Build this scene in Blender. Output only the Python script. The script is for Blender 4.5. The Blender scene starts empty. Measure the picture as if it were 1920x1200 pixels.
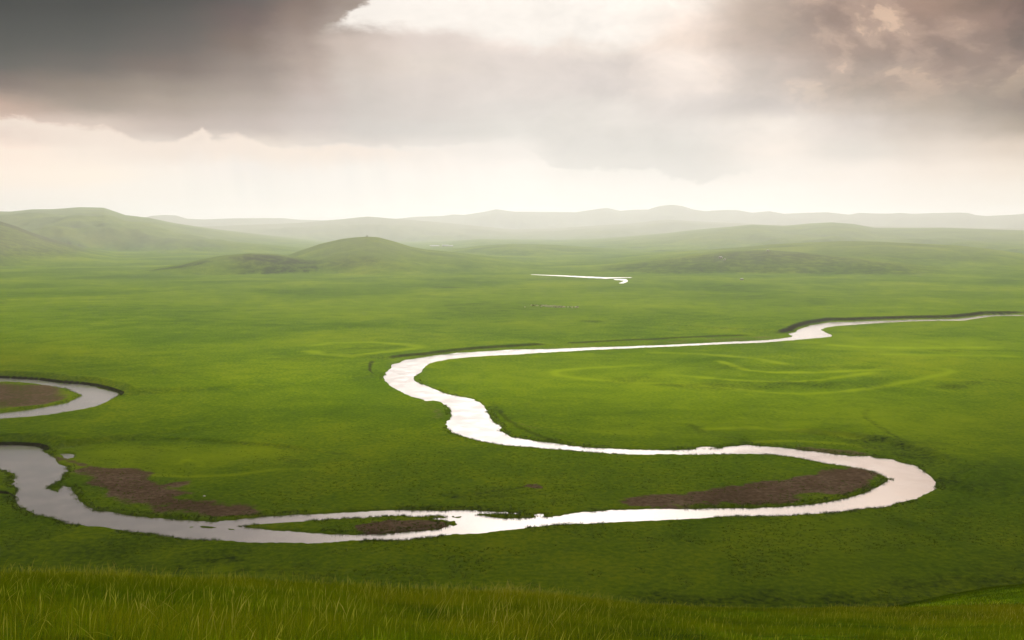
import bpy, bmesh, math, random
import numpy as np
from math import radians, sin, cos, pi

# ------------------------------------------------------------------ camera
SC = bpy.context.scene
COL = SC.collection
CAMZ = 80.0
F = 1867.0                       # focal length in pixels of the 1920 px wide photograph
PITCH = math.atan(170.0 / F)
cam_data = bpy.data.cameras.new("camera")
cam_data.sensor_width = 36.0
cam_data.lens = 36.0 * F / 1920.0
cam_data.clip_start = 0.1
cam_data.clip_end = 60000.0
cam = bpy.data.objects.new("camera", cam_data)
cam.location = (0, 0, CAMZ)
cam.rotation_euler = (pi / 2 - PITCH, 0, 0)
COL.objects.link(cam)
SC.camera = cam

# ------------------------------------------------------------------ exposure
SC.view_settings.view_transform = 'Standard'
SC.view_settings.look = 'None'
SC.view_settings.exposure = 0.0
SC.view_settings.gamma = 1.0
SC.cycles.max_bounces = 6
SC.cycles.volume_bounces = 2
SC.cycles.transparent_max_bounces = 6

SUN_AZ = radians(3.0)            # clockwise from +Y
SUN_EL = radians(40.0)
GLOW_EL = radians(24.0)
SUN_STRENGTH = 4.8
GLOW = 0.8
GLOW_AZ = radians(10.0)
HAZE_DENSITY = 0.000115


def s2l(c):
    c = c / 255.0
    return c / 12.92 if c <= 0.04045 else ((c + 0.055) / 1.055) ** 2.4


def rgb(r, g, b):
    return (s2l(r), s2l(g), s2l(b), 1.0)


class NT:
    """small helper to write node trees"""
    def __init__(self, tree):
        self.t = tree
        tree.nodes.clear()

    def n(self, typ, **kw):
        nd = self.t.nodes.new(typ)
        for k, v in kw.items():
            setattr(nd, k, v)
        return nd

    def link(self, a, b):
        self.t.links.new(a, b)

    def put(self, sock, v):
        if hasattr(v, 'is_output') or hasattr(v, 'links'):
            self.link(v, sock)
        else:
            sock.default_value = v

    def m(self, op, a, b=None, c=None, clamp=False):
        nd = self.n('ShaderNodeMath', operation=op, use_clamp=clamp)
        self.put(nd.inputs[0], a)
        if b is not None:
            self.put(nd.inputs[1], b)
        if c is not None:
            self.put(nd.inputs[2], c)
        return nd.outputs[0]

    def ramp(self, fac, stops, interp='LINEAR'):
        nd = self.n('ShaderNodeValToRGB')
        cr = nd.color_ramp
        cr.interpolation = interp
        while len(cr.elements) > 1:
            cr.elements.remove(cr.elements[-1])
        cr.elements[0].position = stops[0][0]
        cr.elements[0].color = stops[0][1]
        for p, c in stops[1:]:
            e = cr.elements.new(p)
            e.color = c
        self.put(nd.inputs[0], fac)
        return nd.outputs[0]

    def mix(self, fac, a, b, blend='MIX'):
        nd = self.n('ShaderNodeMix', data_type='RGBA', blend_type=blend)
        nd.clamp_factor = True
        self.put(nd.inputs[0], fac)
        self.put(nd.inputs[6], a)
        self.put(nd.inputs[7], b)
        return nd.outputs[2]

    def noise(self, vec, scale, detail=4.0, rough=0.5, dist=0.0, dims='3D'):
        nd = self.n('ShaderNodeTexNoise', noise_dimensions=dims)
        self.put(nd.inputs['Vector'], vec)
        nd.inputs['Scale'].default_value = scale
        nd.inputs['Detail'].default_value = detail
        nd.inputs['Roughness'].default_value = rough
        nd.inputs['Distortion'].default_value = dist
        return nd.outputs[0], nd.outputs[1]

    def smooth(self, v, lo, hi, a=0.0, b=1.0):
        nd = self.n('ShaderNodeMapRange', interpolation_type='SMOOTHSTEP')
        self.put(nd.inputs[0], v)
        nd.inputs[1].default_value = lo
        nd.inputs[2].default_value = hi
        nd.inputs[3].default_value = a
        nd.inputs[4].default_value = b
        return nd.outputs[0]


# ------------------------------------------------------------------ world: cloudy sky
def px_dir(x, y):
    """direction of a photograph pixel -> world vector (also used to survey ground points)"""
    cx = (x - 960.0) / F
    cy = (600.0 - y) / F
    return cx, cos(PITCH) + cy * sin(PITCH), -sin(PITCH) + cy * cos(PITCH)


world = bpy.data.worlds.new("World")
SC.world = world
world.use_nodes = True
W = NT(world.node_tree)
tc = W.n('ShaderNodeTexCoord')
sep = W.n('ShaderNodeSeparateXYZ')
W.link(tc.outputs['Generated'], sep.inputs[0])
az0 = W.m('MULTIPLY', W.m('ARCTAN2', sep.outputs[0], sep.outputs[1]), 180 / pi)
el0 = W.m('MULTIPLY', W.m('ARCSINE', sep.outputs[2]), 180 / pi)
# domain warp so that the cloud edges billow
cmb = W.n('ShaderNodeCombineXYZ')
W.put(cmb.inputs[0], az0)
W.put(cmb.inputs[1], W.m('MULTIPLY', el0, 2.4))
cmb.inputs[2].default_value = 3.7
cv = cmb.outputs[0]
_, wc = W.noise(cv, 0.10, 6.0, 0.60)
ws = W.n('ShaderNodeSeparateColor')
W.link(wc, ws.inputs[0])
az = W.m('ADD', az0, W.m('MULTIPLY', W.m('SUBTRACT', ws.outputs[0], 0.5), 5.0))
el = W.m('ADD', el0, W.m('MULTIPLY', W.m('SUBTRACT', ws.outputs[1], 0.5), 1.8))

ROWS = [400, 360, 320, 280, 240, 200, 160, 120, 80, 40, 0]
GRID = {
    0: [(245, 238, 230), (247, 238, 230), (250, 236, 224), (248, 232, 220), (222, 207, 198), (200, 176, 162), (128, 118, 112), (88, 82, 78), (66, 62, 60), (52, 50, 50), (46, 44, 44)],
    160: [(243, 238, 232), (246, 238, 230), (248, 236, 224), (240, 228, 218), (218, 206, 196), (158, 148, 140), (140, 131, 124), (112, 104, 99), (85, 78, 75), (60, 57, 56), (50, 48, 47)],
    320: [(241, 236, 231), (240, 234, 228), (240, 232, 225), (234, 222, 214), (194, 184, 178), (168, 158, 150), (150, 141, 133), (122, 112, 107), (106, 96, 91), (90, 79, 75), (66, 60, 58)],
    480: [(237, 232, 228), (234, 230, 226), (234, 228, 224), (238, 226, 216), (192, 184, 180), (176, 168, 162), (158, 148, 142), (142, 132, 126), (124, 111, 105), (110, 97, 91), (96, 83, 79)],
    590: [(236, 232, 228), (234, 230, 227), (233, 228, 224), (225, 216, 210), (200, 195, 192), (190, 184, 180), (184, 174, 168), (174, 162, 154), (160, 147, 139), (140, 126, 118), (126, 112, 105)],
    680: [(238, 234, 230), (235, 231, 228), (234, 230, 226), (228, 220, 215), (206, 201, 198), (199, 192, 188), (200, 191, 185), (202, 190, 182), (200, 185, 176), (165, 150, 142), (150, 135, 126)],
    800: [(240, 235, 231), (238, 233, 229), (236, 230, 226), (227, 222, 218), (210, 206, 203), (210, 203, 199), (212, 203, 198), (218, 208, 200), (222, 210, 203), (225, 212, 204), (225, 210, 200)],
    960: [(241, 236, 232), (240, 235, 232), (238, 232, 228), (229, 224, 220), (216, 213, 209), (217, 212, 208), (220, 212, 207), (226, 216, 210), (240, 228, 220), (252, 244, 235), (252, 245, 236)],
    1120: [(238, 234, 230), (236, 232, 228), (228, 225, 221), (221, 218, 214), (221, 217, 212), (220, 215, 210), (216, 208, 204), (216, 207, 202), (238, 228, 219), (250, 242, 233), (252, 243, 233)],
    1280: [(243, 237, 231), (234, 230, 227), (224, 221, 218), (222, 219, 215), (220, 215, 211), (215, 208, 204), (228, 218, 211), (240, 228, 219), (236, 220, 208), (240, 225, 214), (248, 238, 228)],
    1440: [(244, 238, 232), (240, 234, 229), (233, 227, 222), (235, 226, 219), (232, 224, 217), (210, 202, 198), (214, 204, 197), (222, 209, 200), (202, 186, 175), (206, 188, 174), (200, 182, 168)],
    1600: [(241, 234, 228), (238, 231, 226), (234, 226, 220), (216, 210, 205), (212, 203, 198), (202, 190, 182), (182, 167, 156), (196, 178, 166), (190, 168, 152), (162, 140, 127), (162, 136, 122)],
    1760: [(238, 231, 225), (234, 226, 219), (232, 221, 213), (218, 207, 199), (196, 184, 176), (176, 162, 152), (164, 146, 137), (164, 142, 132), (160, 136, 125), (180, 150, 133), (198, 162, 138)],
    1920: [(236, 229, 222), (234, 225, 217), (228, 216, 206), (212, 198, 187), (170, 156, 146), (138, 125, 114), (132, 120, 108), (126, 112, 102), (123, 106, 96), (126, 101, 91), (122, 97, 87)],
}


def behind_haze(c, e):
    """colour of the sky outside the hazy air, so that seen through it it has the surveyed colour"""
    a = 1 - math.exp(-HAZE_DENSITY * min(275.0 / math.tan(radians(max(e, 0.8))), 12000.0))
    a = min(a, 0.38)
    return tuple(max(v * 0.30, (v - a * j) / (1 - a)) for v, j in zip(c[:3], (0.60, 0.60, 0.60))) + (1.0,)


EL_LO, EL_HI = -2.0, 40.0
OVER = {0: (84, 76, 73), 160: (88, 80, 77), 320: (98, 90, 86), 480: (114, 104, 99), 590: (130, 118, 112), 680: (150, 138, 130),
        800: (215, 202, 192), 960: (240, 230, 220), 1120: (240, 230, 220), 1280: (225, 212, 200), 1440: (190, 172, 160),
        1600: (150, 130, 118), 1760: (140, 118, 108), 1920: (110, 92, 84)}
GRID = {x: [tuple(min(255, v) for v in (c[0] * 1.01, c[1] * 0.985, c[2] * 0.985)) if (x < 600 and i > 3) else c for i, c in enumerate(r)] for x, r in GRID.items()}
ramp_el = W.n('ShaderNodeMapRange')
W.put(ramp_el.inputs[0], el)
ramp_el.inputs[1].default_value = EL_LO
ramp_el.inputs[2].default_value = EL_HI
cols = []
for x in sorted(GRID):
    st = [(0.0, behind_haze(rgb(*GRID[x][0]), 1.5))]
    for y, c in zip(ROWS, GRID[x]):
        dx, dy, dz = px_dir(x, y)
        e = math.degrees(math.atan2(dz, math.hypot(dx, dy)))
        st.append(((e - EL_LO) / (EL_HI - EL_LO), behind_haze(rgb(*c), e)))
    st.append(((19 - EL_LO) / (EL_HI - EL_LO), rgb(*OVER[x])))
    st.append((1.0, rgb(186, 184, 182)))
    dx, dy, dz = px_dir(x, 200)
    cols.append((math.degrees(math.atan2(dx, dy)), W.ramp(ramp_el.outputs[0], st, 'EASE')))
sky = cols[0][1]
for i in range(1, len(cols)):
    f = W.smooth(az, cols[i - 1][0], cols[i][0])
    sky = W.mix(f, sky, cols[i][1])
# the bright gap at the edge of the dark cloud (below the hidden sun)
_, wc2 = W.noise(cv, 0.45, 8.0, 0.70)
ws2 = W.n('ShaderNodeSeparateColor')
W.link(wc2, ws2.inputs[0])
aw = W.m('ADD', az0, W.m('MULTIPLY', W.m('SUBTRACT', ws2.outputs[0], 0.5), 1.5))
ew = W.m('ADD', el0, W.m('MULTIPLY', W.m('SUBTRACT', ws2.outputs[1], 0.5), 1.5))


def azel(x, y):
    dx, dy, dz = px_dir(x, y)
    return math.degrees(math.atan2(dx, dy)), math.degrees(math.atan2(dz, math.hypot(dx, dy)))


a1, e1 = azel(596, 58)
a2, e2 = azel(692, 0)
# side of the line through both points (upper left is dark)
side = W.m('SUBTRACT', W.m('MULTIPLY', W.m('SUBTRACT', aw, a1), (e2 - e1)),
           W.m('MULTIPLY', W.m('SUBTRACT', ew, e1), (a2 - a1)))
g1 = W.smooth(side, -0.25, 0.9)
low_pts = [(560, 60), (620, 57), (700, 64), (880, 74), (950, 92), (1010, 108), (1070, 82), (1110, 95), (1200, 105), (1290, 60), (1400, 0)]
azs = [azel(*p) for p in low_pts]
A0, A1 = azs[0][0], azs[-1][0]
mr = W.n('ShaderNodeMapRange')
W.put(mr.inputs[0], aw)
mr.inputs[1].default_value = A0
mr.inputs[2].default_value = A1
low = W.ramp(mr.outputs[0], [((a - A0) / (A1 - A0), (e / 20, e / 20, e / 20, 1)) for a, e in azs])
g2 = W.smooth(W.m('SUBTRACT', ew, W.m('MULTIPLY', low, 20.0)), -0.15, 0.9)
g3 = W.smooth(aw, A1 - 2.5, A1 - 9.0)
gap = W.m('MULTIPLY', W.m('MULTIPLY', g1, g2), g3)
sky = W.mix(gap, sky, rgb(255, 249, 241))


def line_el(pts, a_in):
    """elevation of a cloud edge as a function of azimuth"""
    zs = [azel(*p) for p in pts]
    lo_, hi_ = zs[0][0], zs[-1][0]
    m_ = W.n('ShaderNodeMapRange')
    W.put(m_.inputs[0], a_in)
    m_.inputs[1].default_value = lo_
    m_.inputs[2].default_value = hi_
    r_ = W.ramp(m_.outputs[0], [((a - lo_) / (hi_ - lo_), (e / 20, e / 20, e / 20, 1)) for a, e in zs])
    return W.m('MULTIPLY', r_, 20.0), lo_, hi_


# lower edge of the dark deck, with sunlit air below it
deck, dl, dh = line_el([(-300, 200), (0, 215), (60, 222), (120, 236), (200, 236), (255, 262), (330, 268), (375, 236), (400, 262), (440, 250),
                        (500, 272), (560, 274), (640, 270), (720, 275), (830, 277), (900, 266), (1000, 246)], aw)
dd_ = W.m('SUBTRACT', deck, ew)          # positive below the edge
under = W.m('MULTIPLY', W.smooth(dd_, -0.10, 0.30), W.smooth(dd_, 1.7, 0.3))
under = W.m('MULTIPLY', under, W.smooth(az0, 0.0, -13.0, 0.0, 0.9))
sky = W.mix(under, sky, rgb(250, 232, 218))
above = W.m('MULTIPLY', W.smooth(dd_, 0.08, -0.15), W.smooth(dd_, -2.4, -0.2))
above = W.m('MULTIPLY', above, W.smooth(az0, 3.0, -8.0, 0.0, 0.2))
sky = W.mix(above, sky, rgb(158, 147, 141))
# grey bank in the middle, lighter below
bank, bl, bh = line_el([(960, 270), (990, 284), (1040, 312), (1150, 320), (1230, 316), (1260, 332), (1320, 342), (1370, 330), (1420, 318), (1500, 312)], aw)
db = W.m('SUBTRACT', bank, ew)
inb = W.m('MULTIPLY', W.smooth(db, 0.12, -0.15), W.smooth(db, -3.6, -1.0))
inb = W.m('MULTIPLY', inb, W.m('MULTIPLY', W.smooth(aw, 0.3, 3.0), W.smooth(aw, 15.5, 10.0)))
sky = W.mix(W.m('MULTIPLY', inb, 0.45), sky, rgb(196, 193, 190))
# billowing brown clumps high on the right
cmb2 = W.n('ShaderNodeCombineXYZ')
W.put(cmb2.inputs[0], az)
W.put(cmb2.inputs[1], W.m('MULTIPLY', el, 1.35))
cmb2.inputs[2].default_value = 9.2
cv2 = cmb2.outputs[0]
nb, _ = W.noise(cv2, 0.105, 7.0, 0.52, 0.35)
nb2, _ = W.noise(cv2, 0.5, 5.0, 0.5, 0.2)
nbb = W.m('ADD', W.m('MULTIPLY', nb, 0.86), W.m('MULTIPLY', nb2, 0.14))
clump = W.ramp(nbb, [(0.36, rgb(84, 60, 52)), (0.44, rgb(128, 99, 87)), (0.485, rgb(172, 141, 124)), (0.51, rgb(226, 192, 164)), (0.58, rgb(246, 226, 206))], 'EASE')
cm = W.m('MULTIPLY', W.smooth(az0, 8.5, 19.0), W.smooth(el0, 5.6, 9.5))
sky = W.mix(W.m('MULTIPLY', cm, 0.72), sky, clump)
# fine billows everywhere, stronger high up
nf, _ = W.noise(cv2, 0.42, 8.0, 0.62, 0.3)
nl, _ = W.noise(cv, 0.13, 6.0, 0.55, 0.4)
amp = W.m('MULTIPLY', W.smooth(el0, 1.5, 9.0, 0.10, 0.75), W.smooth(az0, -8.0, 10.0, 0.45, 1.0))
nn = W.m('ADD', W.m('MULTIPLY', W.m('SUBTRACT', nf, 0.5), 0.6), W.m('MULTIPLY', W.m('SUBTRACT', nl, 0.5), 0.7))
mod = W.m('ADD', W.m('MULTIPLY', nn, amp), 1.0)
vm = W.n('ShaderNodeVectorMath', operation='SCALE')
W.link(sky, vm.inputs[0])
W.put(vm.inputs[3], mod)
sky = vm.outputs[0]
sky = W.mix(1.0, sky, (1.0, 0.972, 0.96, 1), 'MULTIPLY')
# faint shafts of rain hanging below the deck on the left
cs_ = W.n('ShaderNodeCombineXYZ')
W.put(cs_.inputs[0], W.m('ADD', az0, W.m('MULTIPLY', el0, 0.18)))
W.put(cs_.inputs[1], W.m('MULTIPLY', el0, 0.05))
rn, _ = W.noise(cs_.outputs[0], 0.55, 3.0, 0.5)
shaft = W.m('MULTIPLY', W.m('MULTIPLY', W.smooth(rn, 0.42, 0.62), W.smooth(el0, 5.2, 3.6)), W.m('MULTIPLY', W.smooth(az0, -21.0, -16.0), W.smooth(az0, 3.0, -6.0)))
sky = W.mix(W.m('MULTIPLY', shaft, 0.12), sky, rgb(205, 204, 206))
# light of the veiled sun, spread through the cloud above the picture
sv = W.n('ShaderNodeVectorMath', operation='DOT_PRODUCT')
W.link(tc.outputs['Generated'], sv.inputs[0])
sv.inputs[1].default_value = (sin(GLOW_AZ) * cos(GLOW_EL), cos(GLOW_AZ) * cos(GLOW_EL), sin(GLOW_EL))
ang = W.m('MULTIPLY', W.m('ARCCOSINE', sv.outputs['Value']), 180 / pi)
gl = W.m('MULTIPLY', W.smooth(ang, 27.0, 4.0), GLOW)
gl = W.m('MULTIPLY', gl, W.smooth(el0, 11.0, 17.0))
bg_cloud = W.n('ShaderNodeBackground')
W.link(sky, bg_cloud.inputs[0])
bg_cloud.inputs[1].default_value = 1.0
bg_glow = W.n('ShaderNodeBackground')
bg_glow.inputs[0].default_value = (1.0, 0.93, 0.84, 1)
W.put(bg_glow.inputs[1], gl)
nish = W.n('ShaderNodeTexSky', sky_type='NISHITA')
nish.sun_disc = False
nish.sun_elevation = SUN_EL
nish.sun_rotation = SUN_AZ
bg_sky = W.n('ShaderNodeBackground')
W.link(nish.outputs[0], bg_sky.inputs[0])
bg_sky.inputs[1].default_value = 0.08
ms = W.n('ShaderNodeMixShader')
ms.inputs[0].default_value = 0.96
W.link(bg_sky.outputs[0], ms.inputs[1])
W.link(bg_cloud.outputs[0], ms.inputs[2])
ad = W.n('ShaderNodeAddShader')
W.link(ms.outputs[0], ad.inputs[0])
W.link(bg_glow.outputs[0], ad.inputs[1])
wo = W.n('ShaderNodeOutputWorld')
W.link(ad.outputs[0], wo.inputs[0])

# ------------------------------------------------------------------ sun, softened by cloud
sl = bpy.data.lights.new("sun", 'SUN')
sl.energy = SUN_STRENGTH
sl.angle = radians(12)
sl.color = (1.0, 0.965, 0.915)
sun = bpy.data.objects.new("sun", sl)
sun.rotation_euler = (-(pi / 2 - SUN_EL), 0, -SUN_AZ)
sun.location = (0, 0, 400)
COL.objects.link(sun)


# ------------------------------------------------------------------ helpers
def tag(o, label=None, cat=None, group=None, kind=None):
    if label:
        o['label'] = label
    if cat:
        o['category'] = cat
    if group:
        o['group'] = group
    if kind:
        o['kind'] = kind
    return o


def hash2(ix, iy, seed):
    h = (ix.astype(np.int64) * 374761393 + iy.astype(np.int64) * 668265263 + seed * 1274126177) & 0xFFFFFFFF
    h = ((h ^ (h >> 13)) * 1274126177) & 0xFFFFFFFF
    h = h ^ (h >> 16)
    return (h & 0xFFFF).astype(np.float32) / 65535.0


def vnoise(x, y, seed=0):
    ix = np.floor(x)
    iy = np.floor(y)
    fx = (x - ix).astype(np.float32)
    fy = (y - iy).astype(np.float32)
    fx = fx * fx * (3 - 2 * fx)
    fy = fy * fy * (3 - 2 * fy)
    a = hash2(ix, iy, seed)
    b = hash2(ix + 1, iy, seed)
    c = hash2(ix, iy + 1, seed)
    d = hash2(ix + 1, iy + 1, seed)
    return (a + (b - a) * fx) * (1 - fy) + (c + (d - c) * fx) * fy - 0.5


def fbm(x, y, scale, octv=4, seed=0, gain=0.5):
    s = np.zeros(np.shape(x), np.float32)
    a = 1.0
    x = x / scale
    y = y / scale
    for o in range(octv):
        s += a * vnoise(x, y, seed + o * 17)
        a *= gain
        x = x * 2.03 + 11.3
        y = y * 2.03 - 7.1
    return s


def sstep(t):
    t = np.clip(t, 0, 1)
    return t * t * (3 - 2 * t)


def unproj(x, y, z0=0.0):
    dx, dy, dz = px_dir(x, y)
    t = (z0 - CAMZ) / dz
    return dx * t, dy * t


def seg_dist(px, py, pts, closed=True):
    """unsigned distance, sign by nearest segment side, parameter along the line"""
    best = np.full(px.shape, 1e18, np.float32)
    sgn = np.ones(px.shape, np.float32)
    par = np.zeros(px.shape, np.float32)
    n = len(pts)
    m = n if closed else n - 1
    for i in range(m):
        ax, ay = pts[i]
        bx, by = pts[(i + 1) % n]
        ex, ey = bx - ax, by - ay
        L = ex * ex + ey * ey
        if L < 1e-9:
            continue
        qx = px - ax
        qy = py - ay
        t = np.clip((qx * ex + qy * ey) / L, 0, 1)
        d = (qx - t * ex) ** 2 + (qy - t * ey) ** 2
        k = d < best
        best[k] = d[k]
        if not closed:
            cr = ex * qy - ey * qx
            sgn[k] = np.sign(cr[k])
            par[k] = (i + t[k]) / m
    return np.sqrt(best), sgn, par


def inside(px, py, pts):
    c = np.zeros(px.shape, bool)
    n = len(pts)
    j = n - 1
    for i in range(n):
        xi, yi = pts[i]
        xj, yj = pts[j]
        if yi != yj:
            k = ((yi > py) != (yj > py)) & (px < (xj - xi) * (py - yi) / (yj - yi) + xi)
            c ^= k
        j = i
    return c


def sdf(px, py, pts, margin=60.0):
    """signed distance to polygon, negative inside; exact only within margin of its bounds"""
    P = np.array(pts)
    x0, y0 = P.min(0) - margin
    x1, y1 = P.max(0) + margin
    out = np.full(px.shape, margin, np.float32)
    k = (px > x0) & (px < x1) & (py > y0) & (py < y1)
    if not k.any():
        return out
    qx, qy = px[k], py[k]
    d, _, _ = seg_dist(qx, qy, pts)
    ins = inside(qx, qy, pts)
    d[ins] *= -1
    out[k] = np.minimum(d, margin)
    return out


# ------------------------------------------------------------------ survey of the river (photograph points, brought down to the plain)
MAIN = [(2700, 592), (2100, 590), (1920, 590.3), (1880, 590), (1850, 591), (1815, 596), (1790, 598.2), (1700, 599.6), (1640, 601.5), (1600, 603),
        (1560, 604), (1540, 607), (1520, 610), (1500, 617), (1492, 622), (1477, 626), (1487, 629), (1482, 632), (1465, 634.5),
        (1440, 637.5), (1360, 641), (1260, 646), (1210, 648), (1090, 652), (1040, 654), (960, 655.5), (900, 659), (860, 661),
        (820, 666), (800, 669), (775, 673), (760, 675), (748, 680), (735, 683), (733, 690), (724, 699), (719, 706), (722, 714),
        (735, 724), (757, 736), (790, 748), (800, 751), (812, 750), (827, 753), (840, 761), (845, 768), (844, 785), (836, 792),
        (840, 800), (845, 810), (870, 818), (905, 826), (960, 835), (1060, 842.5), (1160, 850), (1210, 851), (1300, 850),
        (1412, 849.5), (1450, 851), (1500, 857.5), (1550, 867.5), (1587, 872.5), (1625, 879), (1650, 886), (1660, 894),
        (1668, 896), (1665, 900), (1650, 910), (1625, 922), (1600, 931), (1575, 937), (1537, 942.5), (1500, 947), (1450, 950),
        (1412, 952), (1350, 953), (1275, 955), (1200, 955.5), (1137, 957), (1100, 960), (1050, 966), (1012, 970), (975, 971),
        (937, 970.5), (912, 967.5), (895, 962), (930, 962), (974, 963), (974, 961), (930, 958.5), (885, 957.5), (860, 957),
        (825, 958), (785, 957), (750, 957), (700, 959), (625, 962), (550, 965.5), (500, 969), (462, 972.5), (430, 975.5),
        (400, 977.5), (362, 975.5), (325, 972.5), (262, 967.5), (225, 964), (200, 960.5), (175, 959), (160, 950), (147, 941),
        (139, 930), (137, 922), (130, 915), (120, 911), (111, 916), (110, 924), (100, 920), (91, 915), (92, 909), (100, 904),
        (115, 897), (120, 887), (129, 882), (124, 876), (107, 870), (104, 860), (92, 850), (80, 841), (65, 837.5), (25, 835.5),
        (0, 836), (-100, 840), (-240, 850), (-900, 868), (-900, 896), (-240, 872), (-100, 874), (0, 879), (12, 881), (22, 886), (27, 890), (26, 905), (30, 925),
        (27, 937), (35, 947), (50, 956), (62, 964), (100, 969), (130, 979), (160, 984), (195, 987), (220, 992), (275, 999),
        (325, 1006), (400, 1010), (450, 1012), (500, 1014.5), (550, 1016), (600, 1015.5), (662, 1012), (700, 1011), (762, 1009),
        (800, 1006), (857, 1000), (880, 999.5), (917, 996), (955, 990), (1000, 985.5), (1062, 980), (1100, 980), (1150, 977),
        (1200, 973), (1275, 971), (1375, 966), (1462, 964.5), (1525, 961), (1575, 957.5), (1625, 951), (1665, 947), (1697, 939.5),
        (1720, 932.5), (1740, 922.5), (1757, 914), (1754, 907.5), (1750, 900), (1744, 891), (1730, 882.5), (1720, 874),
        (1690, 867.5), (1672, 861), (1645, 859.5), (1630, 856), (1600, 855), (1577, 852.5), (1550, 849.5), (1535, 847.5),
        (1502, 844), (1460, 839), (1425, 836), (1402, 833), (1390, 835), (1360, 838), (1350, 841), (1305, 842.5), (1262, 844),
        (1225, 844), (1197, 842.5), (1147, 841), (1110, 839.5), (1072, 836), (1035, 830), (1010, 828), (960, 820), (950, 815),
        (937, 807.5), (940, 800), (925, 792.5), (925, 787), (915, 772), (902, 757), (885, 747.5), (837, 739), (807, 727.5),
        (782, 716), (776, 710), (777, 704), (790, 696), (797, 686), (805, 680), (842, 672.5), (905, 667), (960, 664.5),
        (1010, 661), (1072, 657.5), (1135, 654.5), (1210, 651), (1260, 649), (1440, 641), (1502, 636), (1540, 632.5),
        (1557, 630.5), (1559, 629), (1545, 622), (1540, 618), (1545, 614), (1565, 611), (1615, 607.5), (1665, 604), (1715, 601.8),
        (1807, 600.4), (1837, 595.5), (1865, 592), (1920, 592), (2100, 592), (2700, 594.3)]
ISLAND = [(447, 984), (500, 979.5), (550, 976), (625, 971), (700, 966), (755, 963), (775, 965.5), (790, 966), (820, 965), (832, 968), (812, 971), (835, 977.5),
          (841, 985), (825, 991), (775, 996), (725, 1001), (687, 1003.5), (625, 1002), (575, 1000), (512, 995), (462, 989)]
LEFT_BEND = [(-900, 698), (0, 709), (75, 713), (112, 719), (155, 721), (180, 725.5), (205, 732.5), (217, 736), (219, 741), (207, 747.5),
             (185, 759), (170, 764), (125, 772.5), (95, 777.5), (45, 783), (0, 786), (-260, 800), (-900, 822), (-900, 810), (-260, 789), (0, 775), (50, 769),
             (100, 761), (130, 755), (147, 746), (152, 741), (147, 737.5), (135, 732.5), (125, 727.5), (100, 722.5), (62, 717.5),
             (25, 715), (0, 714.5), (-260, 708), (-900, 703)]
FAR1 = [(995, 514.4), (1055, 516.4), (1111, 518.8), (1136, 519.8), (1160, 520.2), (1185, 520.3), (1185, 520.7),
        (1160, 521.2), (1135, 522.3), (1099, 520.6), (1055, 517.9), (995, 514.9)]
FAR2 = [(1150, 522.9), (1174, 523.1), (1178, 527), (1175, 529), (1168, 531.4), (1160, 531), (1168, 528), (1170, 525.8), (1152, 524.6)]
POOLS = [[(114, 852), (122, 850.5), (134, 852), (138, 856), (128, 858), (118, 855)],
         [(998, 965), (1010, 963.4), (1022, 964), (1024, 967), (1008, 968)],
         [(1302, 838.4), (1330, 837), (1345, 838), (1330, 840), (1306, 840)]]
BAR1 = [(357, 985.6), (380, 985), (395, 986), (420, 988.6), (440, 990.6), (430, 991.6), (400, 989.6), (372, 987.4)]
TONGUES = [[(788, 967), (812, 964.8), (840, 965.8), (858, 968), (842, 970), (812, 969.4)],
           [(824, 973), (848, 976.5), (860, 981), (850, 986), (838, 982)]]
WLEV = -0.4


def survey(poly, drop, sign=1):
    """pixel outline -> plain; far shores are seen at water level, near shores over the bank top"""
    n = len(poly)
    A = sum(poly[i][0] * poly[(i + 1) % n][1] - poly[(i + 1) % n][0] * poly[i][1] for i in range(n))
    o = 1 if A > 0 else -1
    out = []
    for i in range(n):
        ax, ay = poly[i - 1]
        bx, by = poly[(i + 1) % n]
        ex, ey = (bx - ax), (by - ay)
        L = math.hypot(ex, ey) + 1e-6
        ny = -ex / L * o * sign        # outward normal, down the photograph = near shore
        z0 = -drop * (0.5 - 0.5 * max(-1, min(1, ny * 2)))
        out.append(unproj(poly[i][0], poly[i][1], z0))
    return out


P_MAIN = survey(MAIN, -WLEV)
P_ISL = survey(ISLAND, -WLEV, -1)
P_LEFT = survey(LEFT_BEND, -WLEV)
P_FAR = [survey(FAR1, 0.1), survey(FAR2, 0.1)]
P_POOL = [survey(p, -WLEV) for p in POOLS]
P_BAR = survey(BAR1, -WLEV, -1)
P_TNG = [survey(t, -WLEV, -1) for t in TONGUES]

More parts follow.
